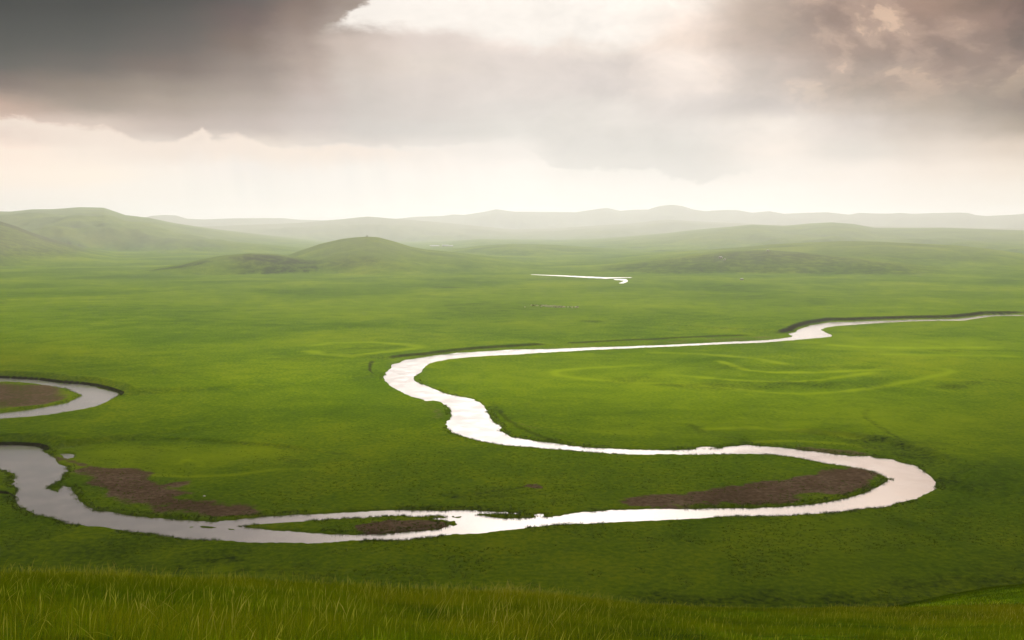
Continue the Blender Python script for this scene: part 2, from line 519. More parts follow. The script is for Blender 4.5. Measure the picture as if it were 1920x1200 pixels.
# steps in the plain: undercut river banks and old terrace edges (high side is to the right of the walk)
SCARPS = [
    ([(224, 746), (223, 738), (217, 734), (205, 730), (180, 723.5), (155, 719.5), (112, 717), (75, 711.5), (0, 707.5), (-260, 702)], 3.1, 50, 1.3, 1.3),
    ([(90, 846), (78, 838), (65, 835), (25, 833), (0, 833.5), (-100, 837), (-260, 846)], 3.3, 40, 1.2, 1.3),
    ([(600, 846), (520, 838), (440, 832), (380, 827), (320, 824), (240, 824), (130, 824), (60, 824), (0, 826)], 0.7, 15, 2.0, 0.25),
    ([(2200, 587), (1920, 588.5), (1850, 589.5), (1815, 594), (1790, 596.5), (1700, 598), (1640, 600), (1600, 601.5), (1560, 602), (1540, 605), (1520, 608), (1500, 614), (1488, 621), (1470, 625.5), (1440, 629)], 3.0, 70, 4.5, 0.75),
    ([(1440, 629), (1360, 631.5), (1285, 634), (1210, 638), (1160, 640), (1090, 644), (1050, 645)], 1.0, 50, 3.5, 0.6),
    ([(1050, 646), (1000, 649), (960, 651.5), (900, 655), (860, 659), (820, 664), (800, 667), (770, 669), (745, 672), (725, 676)], 2.0, 45, 3.2, 0.6),
    ([(706, 678), (700, 682), (697, 690), (702, 701), (712, 708)], 1.5, 20, 2.0, 0.6),
    ([(1766, 915), (1788, 912), (1797, 900), (1792, 886), (1777, 872), (1745, 858), (1700, 844), (1650, 830), (1600, 822), (1520, 815), (1440, 808)], 2.0, 22, 4.0, 0.3),
    ([(1050, 832), (1010, 822), (975, 806), (945, 788), (928, 764)], 0.8, 15, 1.8, 0.45),
    ([(1440, 800), (1340, 812), (1300, 806), (1250, 790)], 0.4, 12, 2.0, 0.3),
    ([(985, 913), (940, 918), (905, 924), (870, 930), (845, 936)], 0.5, 14, 1.5, 0.3),
    ([(40, 950), (32, 936), (18, 928), (-40, 920)], 0.8, 10, 0.9, 0.8),
]
SCARPS_G = [([unproj(x, y, 0) for x, y in p], h, b, w, ff) for p, h, b, w, ff in SCARPS]


def ell(cx, cy, rx, ry, n=20):
    return [(cx + rx * cos(2 * pi * i / n), cy + ry * sin(2 * pi * i / n)) for i in range(n)]


# bare mud (point bars and wallows): outline, softness in metres, strength
MUD = [
    ([(162, 872), (212, 879), (275, 887), (312, 900), (375, 917), (400, 926), (350, 931), (425, 947), (480, 957), (490, 966), (400, 968),
      (370, 960), (300, 952), (225, 940), (180, 930), (158, 912), (160, 895)], 5.0, 1.0),
    ([(100, 854), (118, 857), (160, 868), (170, 878), (130, 868), (104, 861)], 1.5, 0.7),
    ([(1160, 940), (1225, 930), (1300, 924), (1375, 916), (1437, 904), (1475, 896), (1525, 890), (1562, 879), (1600, 875), (1630, 880),
      (1647, 886), (1640, 900), (1612, 920), (1585, 928), (1512, 930), (1487, 940), (1425, 946), (1350, 946), (1250, 947), (1180, 948)], 3.5, 1.0),
    ([(665, 985), (690, 978), (740, 975), (800, 975), (832, 978), (842, 985), (824, 991), (775, 996), (725, 1001), (690, 1003), (668, 996)], 1.5, 1.0),
    ([(-200, 712), (20, 716), (80, 722), (125, 733), (142, 741), (120, 750), (70, 762), (0, 768), (-200, 785)], 8.0, 0.74),
    ([(785, 752), (812, 751), (838, 762), (842, 780), (832, 790), (812, 776), (790, 762)], 6.0, 0.45),
    ([(708, 684), (730, 680), (722, 700), (708, 700)], 7.0, 0.45),
    ([(980, 912), (988, 908), (1000, 909.5), (1008, 908.5), (1019, 913), (1015, 917), (1003, 916), (990, 913.5)], 0.8, 1.15),
    ([(1080, 818), (1130, 816), (1180, 824), (1160, 830), (1100, 826)], 8.0, 0.5),
    ([(960, 795), (1000, 800), (1070, 815), (1050, 818), (990, 808)], 4.0, 0.5),
    ([(1450, 842), (1500, 838), (1560, 842), (1640, 851), (1610, 853), (1550, 848)], 4.0, 0.65),
    ([(1290, 842), (1345, 839), (1350, 840.5), (1330, 842)], 2.0, 0.6),
    (ell(1740, 692, 34, 4), 14.0, 0.35),
    ([(1180, 640), (1300, 636), (1450, 630), (1460, 634), (1360, 640), (1240, 645)], 6.0, 0.45),
    (ell(1745, 735, 30, 8), 20.0, 0.3),
]
# rough, wet, darker growth, and painted shade on hill feet and in hollows
DARK = [
    ([(1560, 818), (1640, 824), (1700, 834), (1760, 850), (1800, 884), (1802, 906), (1765, 911), (1750, 893), (1725, 868), (1680, 853), (1600, 836)], 3.0, 0.95),
    (ell(1775, 725, 35, 5), 7, 0.9), (ell(1822, 718, 16, 2.6), 5, 0.9), (ell(1785, 657, 26, 2.6), 6, 0.9), (ell(1850, 657, 60, 1.6), 6, 0.4),
    (ell(838, 539, 26, 1.3), 8, 0.8), (ell(1108, 603, 14, 1.2), 6, 0.9), (ell(4, 568, 14, 1.4), 6, 0.9), (ell(930, 521, 20, 1.0), 10, 0.5),
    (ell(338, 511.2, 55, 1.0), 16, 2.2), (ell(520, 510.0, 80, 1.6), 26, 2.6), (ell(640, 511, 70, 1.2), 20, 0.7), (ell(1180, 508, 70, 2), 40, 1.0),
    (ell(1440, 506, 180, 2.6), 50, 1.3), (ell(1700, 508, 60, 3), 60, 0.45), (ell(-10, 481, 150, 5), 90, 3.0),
    (ell(541, 861, 12, 5), 3, 0.7), (ell(275, 852, 12, 16), 4, 0.5), (ell(1775, 890, 24, 18), 5, 1.0), (ell(1830, 915, 60, 5), 6, 0.7),
    (ell(1700, 842, 60, 9), 7, 0.6), (ell(1500, 833, 80, 3), 5, 0.5), (ell(920, 930, 80, 6), 5, 0.45), (ell(700, 953, 60, 3), 3, 0.4),
    (ell(850, 952, 120, 4), 3, 0.5), (ell(1450, 722, 220, 6), 9, 0.75), (ell(1480, 688, 190, 3), 8, 0.45), (ell(1180, 712, 60, 5), 8, 0.5), (ell(1620, 712, 60, 5), 9, 0.5),
    (ell(330, 703, 50, 2), 8, 0.4), (ell(570, 673, 40, 2), 7, 0.5), (ell(690, 655, 60, 3), 8, 0.4),
    (ell(400, 1052, 75, 5), 2.5, 1.0), (ell(500, 1068, 60, 11), 3, 1.1), (ell(335, 1068, 16, 9), 2.5, 0.9),
    (ell(1510, 1125, 280, 18), 6, 0.9), (ell(1780, 1098, 150, 26), 6, 1.1), (ell(1900, 1060, 60, 30), 9, 0.5),
    (ell(240, 1040, 260, 40), 12, 0.5), (ell(290, 845, 20, 4), 4, 0.4), (ell(18, 900, 12, 10), 1.5, 1.0), (ell(10, 938, 14, 7), 1.5, 1.0),
]
# drier yellow-green growth
PALE = [
    (ell(330, 855, 190, 26), 12, 0.55), (ell(200, 850, 110, 14), 6, 0.4), (ell(420, 850, 80, 14), 6, 0.4),
    (ell(660, 656, 95, 14), 14, 0.22), (ell(1180, 735, 220, 45), 60, 0.35), (ell(1750, 770, 160, 35), 45, 0.45),
    (ell(1350, 800, 200, 16), 20, 0.35), (ell(1700, 648, 200, 10), 35, 0.45), (ell(1600, 617, 60, 5), 15, 0.4), (ell(1150, 668, 130, 4), 15, 0.4),
    (ell(400, 1067, 36, 8), 2.5, 0.4), (ell(1650, 1000, 200, 30), 25, 0.3), (ell(930, 575, 500, 20), 120, 0.2), (ell(1500, 760, 260, 10), 20, 0.25),
]
# scars of old channels: line, half width in metres, strength
LINES = [
    ([(1260, 682), (1180, 686), (1100, 690), (1050, 694), (1038, 698), (1048, 704), (1090, 710), (1165, 717), (1250, 719), (1340, 725),
      (1440, 736), (1500, 739), (1570, 735), (1640, 728), (1710, 714), (1770, 702), (1785, 697), (1775, 692), (1720, 688)], 3.4, 0.85),
    ([(1230, 701), (1320, 708), (1400, 714), (1480, 716), (1530, 713), (1590, 705), (1650, 696)], 3.2, 0.8),
    ([(1340, 674), (1370, 684), (1400, 694), (1450, 698), (1540, 698), (1600, 695), (1680, 692)], 3.0, 0.95),
    ([(570, 652), (620, 643), (690, 642), (760, 647), (790, 654), (740, 662), (660, 669), (600, 664), (566, 655)], 4.5, 0.9),
    ([(1200, 660), (1320, 664), (1420, 672), (1480, 684)], 4.5, 0.65),
    ([(1540, 645), (1620, 651), (1740, 652), (1900, 650)], 5.5, 0.7), ([(1640, 664), (1780, 666), (1920, 668)], 5.5, 0.6),
    ([(1400, 830), (1480, 826), (1580, 832), (1660, 846)], 2.2, 0.8), ([(1300, 806), (1420, 802), (1560, 816), (1640, 828)], 2.6, 0.7),
    ([(270, 890), (350, 894), (430, 890), (520, 880), (640, 880)], 1.5, 0.7), ([(330, 872), (350, 862), (380, 868), (372, 876)], 1.3, 0.7),
    ([(860, 940), (930, 936), (990, 932), (1100, 930)], 2.0, 0.4), ([(1040, 800), (1140, 812), (1240, 815)], 3.0, 0.3),
]
TRACKS = [  # narrow dark ruts and ditches
    ([(1630, 766), (1621, 775), (1624, 786), (1645, 800), (1668, 818), (1700, 836)], 1.3, 0.9),
    ([(922, 752), (930, 766), (942, 780), (958, 788)], 2.0, 1.0),
    ([(870, 930), (900, 925), (940, 919), (985, 914)], 0.8, 0.9), ([(842, 934), (880, 929)], 0.8, 0.8),
    ([(1290, 795), (1310, 806), (1322, 812)], 1.5, 0.6), ([(1400, 838), (1390, 822), (1340, 818)], 1.3, 0.5),
    ([(60, 824), (130, 824.5), (250, 825), (330, 825), (400, 829), (500, 836), (600, 846), (700, 858)], 2.0, 0.45),
    ([(1840, 710), (1880, 716), (1920, 722)], 2.0, 0.5),
]

# ------------------------------------------------------------------ hills: distance of the crest, front and back reach, surveyed skyline
RIDGES = [
    ("hill", 2300, 520, 700, [(500, 500), (530, 487), (545, 479), (560, 472), (600, 457.5), (640, 448), (665, 445), (690, 443.5), (710, 445), (740, 453), (770, 463), (800, 469), (850, 474), (900, 481), (960, 489), (1010, 497)],
     "rounded green mound standing alone left of centre with a stone cairn on top"),
    ("hill", 2000, 190, 300, [(260, 508), (300, 503), (340, 496), (380, 486), (420, 479), (470, 475), (520, 477), (570, 483), (620, 491), (680, 499), (720, 506)],
     "low green mound in front of the taller rounded mound with a dark foot"),
    ("hill", 3300, 900, 1000, [(-700, 400), (-300, 392), (-100, 398), (0, 415), (30, 424), (60, 436), (90, 446), (120, 455), (170, 468), (220, 476)],
     "dark shoulder of a hill coming in from the left edge"),
    ("hill", 6500, 3200, 1500, [(-900, 410), (-400, 396), (-100, 392), (-40, 396), (0, 397.5), (20, 398), (60, 394), (100, 393.5), (150, 390), (195, 391), (235, 404), (280, 409), (330, 419), (400, 429), (460, 436), (540, 445), (620, 455), (680, 462)],
     "broad hazy hill with a double top rising at the left"),
    ("hill", 2700, 620, 700, [(1060, 490), (1150, 483), (1250, 475), (1330, 469), (1400, 463), (1440, 459), (1500, 455.5), (1580, 452), (1640, 453), (1700, 456), (1800, 461), (1860, 468), (1920, 477), (2050, 488)],
     "long smooth green hill at the right behind a lower swell"),
    ("hill", 2150, 290, 400, [(1060, 503), (1100, 499), (1150, 494), (1220, 485), (1300, 476), (1360, 471), (1430, 468.5), (1500, 473), (1560, 480), (1640, 487), (1700, 493), (1780, 502)],
     "low darker green swell right of centre with a white tent on it"),
    ("hill", 6000, 2500, 1200, [(700, 468), (760, 462), (830, 454), (900, 448), (960, 449), (1050, 450), (1130, 447), (1180, 443), (1250, 437), (1300, 431), (1370, 425), (1410, 421), (1470, 423.5), (1520, 419), (1560, 417), (1600, 420), (1640, 427), (1700, 427.5), (1770, 427), (1920, 432), (2300, 430)],
     "pale hazy ridge across the right with a gentle top"),
    ("hill", 3500, 700, 600, [(840, 470), (900, 461), (960, 457), (1040, 459), (1120, 465), (1200, 472)],
     "faint low rise in the middle distance right of the rounded mound"),
    ("mountain_range", 8600, 2200, 1500, [(-800, 425), (200, 425), (400, 424), (480, 421), (560, 418), (640, 411), (690, 406), (730, 409.5), (780, 413), (860, 420), (960, 430), (1040, 428), (1100, 424), (1190, 418), (1250, 411.5), (1330, 416), (1440, 421), (1700, 425), (1920, 428), (2500, 425)],
     "pale rose-grey range in the haze before the skyline"),
    ("mountain_range", 11000, 1900, 1500, [(-900, 408), (100, 408), (230, 409), (275, 407), (285, 404.5), (310, 403), (330, 404), (350, 410), (380, 411.5), (430, 409.5), (480, 409), (530, 409), (560, 412), (620, 413.5), (680, 413), (730, 411), (780, 406.5), (830, 405), (850, 402), (870, 403), (910, 397), (930, 392.5), (965, 397), (1010, 397.5), (1080, 398), (1120, 392), (1138, 390), (1163, 395.5), (1185, 393.5), (1215, 393), (1235, 386.5), (1260, 384), (1280, 386.5), (1300, 393), (1322, 396), (1355, 394), (1382, 394), (1410, 399), (1442, 396), (1470, 401), (1510, 399), (1550, 398), (1592, 402.5), (1612, 399), (1640, 400.5), (1670, 400.5), (1688, 399), (1710, 401), (1750, 399.5), (1800, 398.5), (1815, 399.5), (1830, 403.5), (1850, 405), (1900, 402.5), (1930, 400), (2100, 405), (2800, 405)],
     "farthest mountain range forming the pale skyline"),
]
RID = []
for nm, D, rf, rb, pts, lab in RIDGES:
    a, z = [], []
    for x, y in pts:
        dx, dy, dz = px_dir(x, y)
        a.append(math.atan2(dx, dy))
        z.append(max(0.0, CAMZ + D * dz / math.hypot(dx, dy)))
    RID.append((D, rf, rb, np.array(a), np.array(z)))

CRX = [-500, 0, 300, 500, 800, 950, 1200, 1440, 1700, 2400]
CRY = [1090, 1098, 1104, 1112, 1127, 1134, 1147, 1151, 1152, 1156]
CRD = [24, 24, 24, 25, 27, 28, 31, 34, 36, 38]
CRA, CRS = [], []
for x, y in zip(CRX, CRY):
    dx, dy, dz = px_dir(x, y)
    CRA.append(math.atan2(dx, dy))
    CRS.append(-dz / math.hypot(dx, dy))
SPUR = None


def hillside(X, Y):
    """the slope below the viewpoint"""
    d = np.hypot(X, Y)
    a = np.arctan2(X, Y)
    S = np.interp(a, CRA, CRS)
    dc = np.interp(a, CRA, CRD)
    f = 0.03 + 0.97 * sstep((np.cos(a) + 0.2) / 0.9)
    s1 = (S - 1.6 / dc) * f
    s2 = S * 1.36 * f
    e = np.maximum(d - dc, 0)
    k = 14.0
    drop = s1 * d + (s2 - s1) * (e - k * (1 - np.exp(-e / k)))
    z = CAMZ - 1.6 - drop
    bx, by = 33.0, 60.0
    z = z + 3.4 * np.exp(-((X - bx) / 13.0) ** 2 - ((Y - by) / 13.0) ** 2)
    z = z + 0.10 * fbm(X, Y, 6.0, 3, 5) * f
    return z


def hills(X, Y):
    d = np.hypot(X, Y)
    a = np.arctan2(X, Y)
    wob = fbm(X, Y, 900.0, 4, 21)
    gul = fbm(X, Y, 260.0, 4, 31)
    z = np.zeros(X.shape, np.float32)
    who = np.full(X.shape, -1, np.int32)
    for i, (D, rf, rb, ra, rz) in enumerate(RID):
        h = np.interp(a, ra, rz, left=rz[0], right=rz[-1])
        h = h * (np.abs(a) < 1.4) * sstep((1.4 - np.abs(a)) / 0.5)
        t = d - D
        t = np.where(t < 0, t / rf, t / rb)
        # spurs and hollows on the flanks, none at the crest so the skyline stays
        t2 = t * (1 + 0.32 * gul * np.minimum(1, np.abs(t) * 2) + 0.25 * wob)
        s = np.clip(1 - t2 * t2, 0, 1) ** 1.15
        zi = h * s
        k = (zi > z)
        who[k & (zi > 1.5)] = i
        # smooth union
        m = np.maximum(z, zi)
        q = np.clip(1 - np.abs(z - zi) / 6.0, 0, 1)
        z = m + np.where(np.minimum(z, zi) > 0.01, q * q * 0.8, 0)
    return z, who


def ground_height(X, Y, parts=False):
    X = np.asarray(X, np.float64)
    Y = np.asarray(Y, np.float64)
    d = np.hypot(X, Y)
    hz, who = hills(X, Y)
    plain = 0.35 * fbm(X, Y, 60.0, 3, 3) * sstep((d - 150) / 100)
    near = (d < 1300) & (Y > 100)
    main = np.full(X.shape, 60.0, np.float32)
    step = np.zeros(X.shape, np.float32)
    face = np.zeros(X.shape, np.float32)
    if near.any():
        x, y = X[near], Y[near]
        jag = 1.0 * fbm(x, y, 2.2, 3, 7, 0.6) + 1.3 * fbm(x, y, 13.0, 3, 9)
        xj = x + 0.5 * jag
        s = np.minimum(sdf(x, y, P_MAIN), sdf(x, y, P_LEFT))
        s = np.maximum(s, -sdf(x, y, P_ISL))
        s = np.maximum(s, -sdf(x, y, P_BAR))
        for t_ in P_TNG:
            s = np.maximum(s, -(sdf(x, y, t_) + 2.0 * fbm(x, y, 1.6, 2, 77)))
        for p in P_POOL:
            s = np.minimum(s, sdf(x, y, p))
        s = s + jag
        main[near] = s
        st = np.zeros(x.shape, np.float32)
        fc = np.zeros(x.shape, np.float32)
        for pts, h, b, w, ff in SCARPS_G:
            P = np.array(pts)
            lo = P.min(0) - 3 * b
            hi = P.max(0) + 3 * b
            k = (x > lo[0]) & (x < hi[0]) & (y > lo[1]) & (y < hi[1])
            if not k.any():
                continue
            dd, sg, par = seg_dist(x[k], y[k], pts, False)
            sd_ = -dd * sg + 0.5 * jag[k] * min(2.0, w)
            taper = sstep(par / 0.10) * sstep((1 - par) / 0.10)
            up = sstep((sd_ + 0.1 * w) / (1.6 * w))
            val = h * taper * up * np.exp(-np.maximum(sd_, 0) / b)
            fcv = taper * np.exp(-((sd_ - 0.7 * w) / (0.85 * w)) ** 2) * ff
            st[k] = np.maximum(st[k], val)
            fc[k] = np.maximum(fc[k], fcv)
        # steps stop at the water
        st *= sstep((s + 0.5) / 1.5)
        step[near] = st
        face[near] = fc
    far = np.full(X.shape, 60.0, np.float32)
    kf = (d > 1300) & (d < 2200)
    if kf.any():
        x, y = X[kf], Y[kf]
        far[kf] = np.minimum(sdf(x, y, P_FAR[0], 40), sdf(x, y, P_FAR[1], 40))
    plain = plain * np.clip(main / 40, 0.05, 1)
    plain = np.where((d > 1300) & (d < 2000), np.maximum(plain, -0.04), plain)
    land = np.maximum(plain, -0.2) + step
    chan = WLEV + np.where(main > 0, 0.42 * main, 0.35 * main)
    chan = np.maximum(chan, -1.7)
    z = np.where(main < 60, np.minimum(land, chan), land)
    z = np.minimum(z, np.where(far < 5, -0.1 + 0.05 * far, 1e9))
    # scars of the old channels lie as shallow swales
    rough = 0.16 * fbm(X, Y, 2.2, 3, 41) * sstep((d - 120) / 60) * sstep((500 - d) / 200) * sstep((main - 1) / 5)
    rough = rough + 0.30 * fbm(X, Y, 9.0, 3, 43) * sstep((420 - d) / 150) * sstep((main - 2) / 8)
    z = z + rough
    hz = hz * sstep((d - 1500) / 300)
    z = z + hz
    hs = hillside(X, Y)
    k = 3.0
    u = np.clip(0.5 + 0.5 * (hs - z) / k, 0, 1)
    z = z * (1 - u) + np.where(hs > z - k, hs, z) * u + k * u * (1 - u) * 0.5
    if parts:
        return z, who, main, face, far
    return z


# ------------------------------------------------------------------ the ground sheet: finer towards the viewpoint, round the whole horizon
az_f = np.arange(-29.6, 29.6001, 0.0575)
az_m = np.arange(29.9, 62, 0.4)
az_c = np.arange(63.5, 180, 2.5)
azd = np.concatenate([-az_c[::-1], -az_m[::-1], az_f, az_m, az_c])
fpx = 996.0
r1 = np.geomspace(0.5, 45, 75)[:-1]
r2 = np.geomspace(45, 205, 60)[:-1]
r3 = np.concatenate([CAMZ * fpx / np.arange(CAMZ * fpx / 205, CAMZ * fpx / 600, -0.6), CAMZ * fpx / np.arange(CAMZ * fpx / 601, CAMZ * fpx / 1100, -0.32)])
r4 = CAMZ * fpx / np.arange(CAMZ * fpx / 1105, CAMZ * fpx / 2600, -0.33)
r5 = np.geomspace(2620, 14000, 190)
rr = np.concatenate([r1, r2, r3, r4, r5])
AZ, RR = np.meshgrid(np.radians(azd), rr)
GX = RR * np.sin(AZ)
GY = RR * np.cos(AZ)
GZ, WHO, SMAIN, FACE, SFAR = ground_height(GX, GY, True)
NR, NA = GX.shape


def paint(specs, x, y, kind):
    out = np.zeros(x.shape, np.float32)
    for sp in specs:
        if kind == 'poly':
            pts = [unproj(a, b, 0.0) for a, b in sp[0]]
            soft = sp[1]
            P = np.array(pts)
            mg = soft * 3 + 5
            lo, hi = P.min(0) - mg, P.max(0) + mg
            k = (x > lo[0]) & (x < hi[0]) & (y > lo[1]) & (y < hi[1])
            if not k.any():
                continue
            q = sdf(x[k], y[k], pts, mg)
            q = q + (0.5 if P[:, 1].mean() > 1400 else 1.6) * soft * fbm(x[k], y[k], soft * 2.5, 4, 91, 0.6)
            v = sstep((soft - q) / (2 * soft)) * sp[2]
        else:
            pts = [unproj(a, b, 0.0) for a, b in sp[0]]
            w = sp[1]
            P = np.array(pts)
            lo, hi = P.min(0) - 4 * w, P.max(0) + 4 * w
            k = (x > lo[0]) & (x < hi[0]) & (y > lo[1]) & (y < hi[1])
            if not k.any():
                continue
            dd, _, par = seg_dist(x[k], y[k], pts, False)
            dd = np.abs(dd + w * 0.5 * fbm(x[k], y[k], w * 3, 3, 95))
            v = np.exp(-(dd / w) ** 2) * sp[2] * sstep(par / 0.08) * sstep((1 - par) / 0.08)
            v = v * (0.75 + 0.5 * (fbm(x[k], y[k], 40, 2, 99) + 0.5))
        out[k] = np.maximum(out[k], v)
    return out


vis = (np.abs(AZ) < radians(40)) & (RR > 150) & (RR < 4000)
vx, vy = GX[vis], GY[vis]
MUDV = np.zeros(GX.shape, np.float32)
DARKV = MUDV.copy()
PALEV = MUDV.copy()
MUDV[vis] = paint(MUD, vx, vy, 'poly')
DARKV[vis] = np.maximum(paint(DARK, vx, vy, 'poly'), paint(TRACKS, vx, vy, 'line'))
PALEV[vis] = np.minimum(1, paint(PALE, vx, vy, 'poly') + paint(LINES, vx, vy, 'line'))
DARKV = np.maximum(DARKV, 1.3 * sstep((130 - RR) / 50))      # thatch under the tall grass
# shade painted on the feet of the low mound and swell, and the left shoulder
AW = np.degrees(AZ) + 0.8 * fbm(GX, GY, 120.0, 3, 111)
RW = RR + 60 * fbm(GX, GY, 90.0, 3, 113)


def reach(a0, a1, w):
    return sstep((AW - a0) / w) * sstep((a1 - AW) / w)


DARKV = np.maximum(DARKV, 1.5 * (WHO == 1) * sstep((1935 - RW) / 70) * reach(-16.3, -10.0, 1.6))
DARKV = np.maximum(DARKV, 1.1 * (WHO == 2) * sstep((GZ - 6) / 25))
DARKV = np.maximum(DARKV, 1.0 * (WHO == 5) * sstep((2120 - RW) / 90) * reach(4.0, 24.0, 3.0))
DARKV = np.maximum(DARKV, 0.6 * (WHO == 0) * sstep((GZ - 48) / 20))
# wet rim of the river
RIM = sstep((1.6 - SMAIN) / 1.2)
FACE = np.maximum(FACE, 0.40 * RIM * (SMAIN < 59))
HAZE_TINT = 0.34 * sstep(GZ / 50.0) * (RR > 1400) + 0.5 * sstep((RR - 5200) / 3000)  # haze painted into hill and mountain colour as a paler tint
ATT = np.stack([MUDV, DARKV, PALEV, FACE, HAZE_TINT], -1).astype(np.float32)


# ------------------------------------------------------------------ materials of the land
def grass_material(name, haze_tint=0.0):
    m = bpy.data.materials.new(name)
    m.use_nodes = True
    N = NT(m.node_tree)
    geo = N.n('ShaderNodeNewGeometry')
    pos = geo.outputs['Position']
    big, _ = N.noise(pos, 0.0055, 6.0, 0.6, 0.5)
    mid, _ = N.noise(pos, 0.05, 5.0, 0.62, 0.4)
    fin, _ = N.noise(pos, 0.55, 4.0, 0.65)
    tuft, _ = N.noise(pos, 2.6, 3.0, 0.6)
    v = N.m('ADD', N.m('MULTIPLY', big, 0.44), N.m('ADD', N.m('MULTIPLY', mid, 0.20), N.m('MULTIPLY', fin, 0.36)))
    col = N.ramp(v, [(0.37, (0.042, 0.090, 0.0008, 1)), (0.46, (0.082, 0.152, 0.0012, 1)), (0.53, (0.128, 0.202, 0.0014, 1)), (0.62, (0.205, 0.262, 0.002, 1))])
    at = N.n('ShaderNodeAttribute', attribute_name='cover')
    sp = N.n('ShaderNodeSeparateColor')
    N.link(at.outputs['Color'], sp.inputs[0])
    # faint scroll lines of older channels
    scr, _ = N.noise(pos, 0.0065, 3.0, 0.5, 1.2)
    ln = N.m('ABSOLUTE', N.m('SUBTRACT', N.m('FRACT', N.m('MULTIPLY', scr, 9.0)), 0.5))
    ln = N.m('MULTIPLY', N.smooth(ln, 0.13, 0.0), N.smooth(mid, 0.45, 0.65, 0.0, 0.16))
    pale = N.m('ADD', N.m('MULTIPLY', sp.outputs[2], N.smooth(mid, 0.25, 0.6, 0.55, 1.0)), ln, None, True)
    col = N.mix(pale, col, (0.215, 0.30, 0.003, 1))
    wet, _ = N.noise(pos, 0.018, 5.0, 0.65, 0.8)
    col = N.mix(N.smooth(wet, 0.55, 0.75, 0.0, 0.35), col, (0.040, 0.085, 0.002, 1))
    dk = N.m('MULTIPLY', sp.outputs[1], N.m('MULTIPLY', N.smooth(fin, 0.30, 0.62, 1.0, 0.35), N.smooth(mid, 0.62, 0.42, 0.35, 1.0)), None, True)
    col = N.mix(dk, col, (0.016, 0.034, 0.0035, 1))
    mudc = N.ramp(N.m('ADD', N.m('MULTIPLY', fin, 0.55), N.m('MULTIPLY', mid, 0.45)),
                  [(0.34, (0.066, 0.038, 0.024, 1)), (0.5, (0.125, 0.073, 0.052, 1)), (0.66, (0.21, 0.145, 0.11, 1))])
    thr = N.m('ADD', sp.outputs[0], N.m('ADD', N.m('MULTIPLY', N.m('SUBTRACT', mid, 0.5), 0.7), N.m('MULTIPLY', N.m('SUBTRACT', fin, 0.5), 0.7)))
    col = N.mix(N.smooth(thr, 0.30, 0.80, 0.0, 0.92), col, mudc)
    earth = N.ramp(fin, [(0.35, (0.008, 0.009, 0.004, 1)), (0.6, (0.030, 0.028, 0.013, 1))])
    col = N.mix(N.smooth(N.m('ADD', at.outputs['Alpha'], N.m('MULTIPLY', N.m('SUBTRACT', fin, 0.5), 0.5)), 0.25, 0.75), col, earth)
    ht_ = N.n('ShaderNodeAttribute', attribute_name='haze_tint')
    col = N.mix(ht_.outputs['Fac'], col, (0.27, 0.26, 0.17, 1))
    b = N.n('ShaderNodeBsdfPrincipled')
    N.link(col, b.inputs['Base Color'])
    b.inputs['Roughness'].default_value = 0.95
    b.inputs['Specular IOR Level'].default_value = 0.0
    hgt = N.m('ADD', N.m('MULTIPLY', fin, 0.8), N.m('MULTIPLY', tuft, 0.25))
    bp = N.n('ShaderNodeBump')
    bp.inputs['Strength'].default_value = 0.6
    bp.inputs['Distance'].default_value = 1.0
    N.link(hgt, bp.inputs['Height'])
    N.link(bp.outputs[0], b.inputs['Normal'])
    o = N.n('ShaderNodeOutputMaterial')
    N.link(b.outputs[0], o.inputs[0])
    return m


M_GRASS = grass_material('meadow')
M_HILL = M_GRASS
M_FAR = M_GRASS


def plain_mat(name, color, rough=0.8, var=0.25, scale=3.0, metallic=0.0):
    m = bpy.data.materials.new(name)
    m.use_nodes = True
    N = NT(m.node_tree)
    t = N.n('ShaderNodeTexCoord')
    f, _ = N.noise(t.outputs['Object'], scale, 4.0, 0.6)
    c = N.mix(f, tuple(v * (1 - var) for v in color) + (1,), tuple(min(1, v * (1 + var)) for v in color) + (1,))
    b = N.n('ShaderNodeBsdfPrincipled')
    N.link(c, b.inputs['Base Color'])
    b.inputs['Roughness'].default_value = rough
    b.inputs['Metallic'].default_value = metallic
    b.inputs['Specular IOR Level'].default_value = 0.2
    o = N.n('ShaderNodeOutputMaterial')
    N.link(b.outputs[0], o.inputs[0])
    return m


def mesh_from_arrays(name, co, quads, att=None, mat=None, smooth=True):
    me = bpy.data.meshes.new(name)
    me.vertices.add(len(co))
    me.vertices.foreach_set('co', co.astype(np.float32).ravel())
    n = len(quads)
    k = quads.shape[1]
    me.loops.add(n * k)
    me.loops.foreach_set('vertex_index', quads.astype(np.int32).ravel())
    me.polygons.add(n)
    me.polygons.foreach_set('loop_start', np.arange(0, n * k, k, dtype=np.int32))
    if att is not None:
        a = me.attributes.new('cover', 'FLOAT_COLOR', 'POINT')
        a.data.foreach_set('color', att[:, :4].astype(np.float32).ravel())
        if att.shape[1] > 4:
            a = me.attributes.new('haze_tint', 'FLOAT', 'POINT')
            a.data.foreach_set('value', att[:, 4].astype(np.float32).ravel())
    if mat:
        me.materials.append(mat)
    me.update(calc_edges=True)
    if smooth:
        me.polygons.foreach_set('use_smooth', np.ones(n, bool))
    o = bpy.data.objects.new(name, me)
    COL.objects.link(o)
    return o


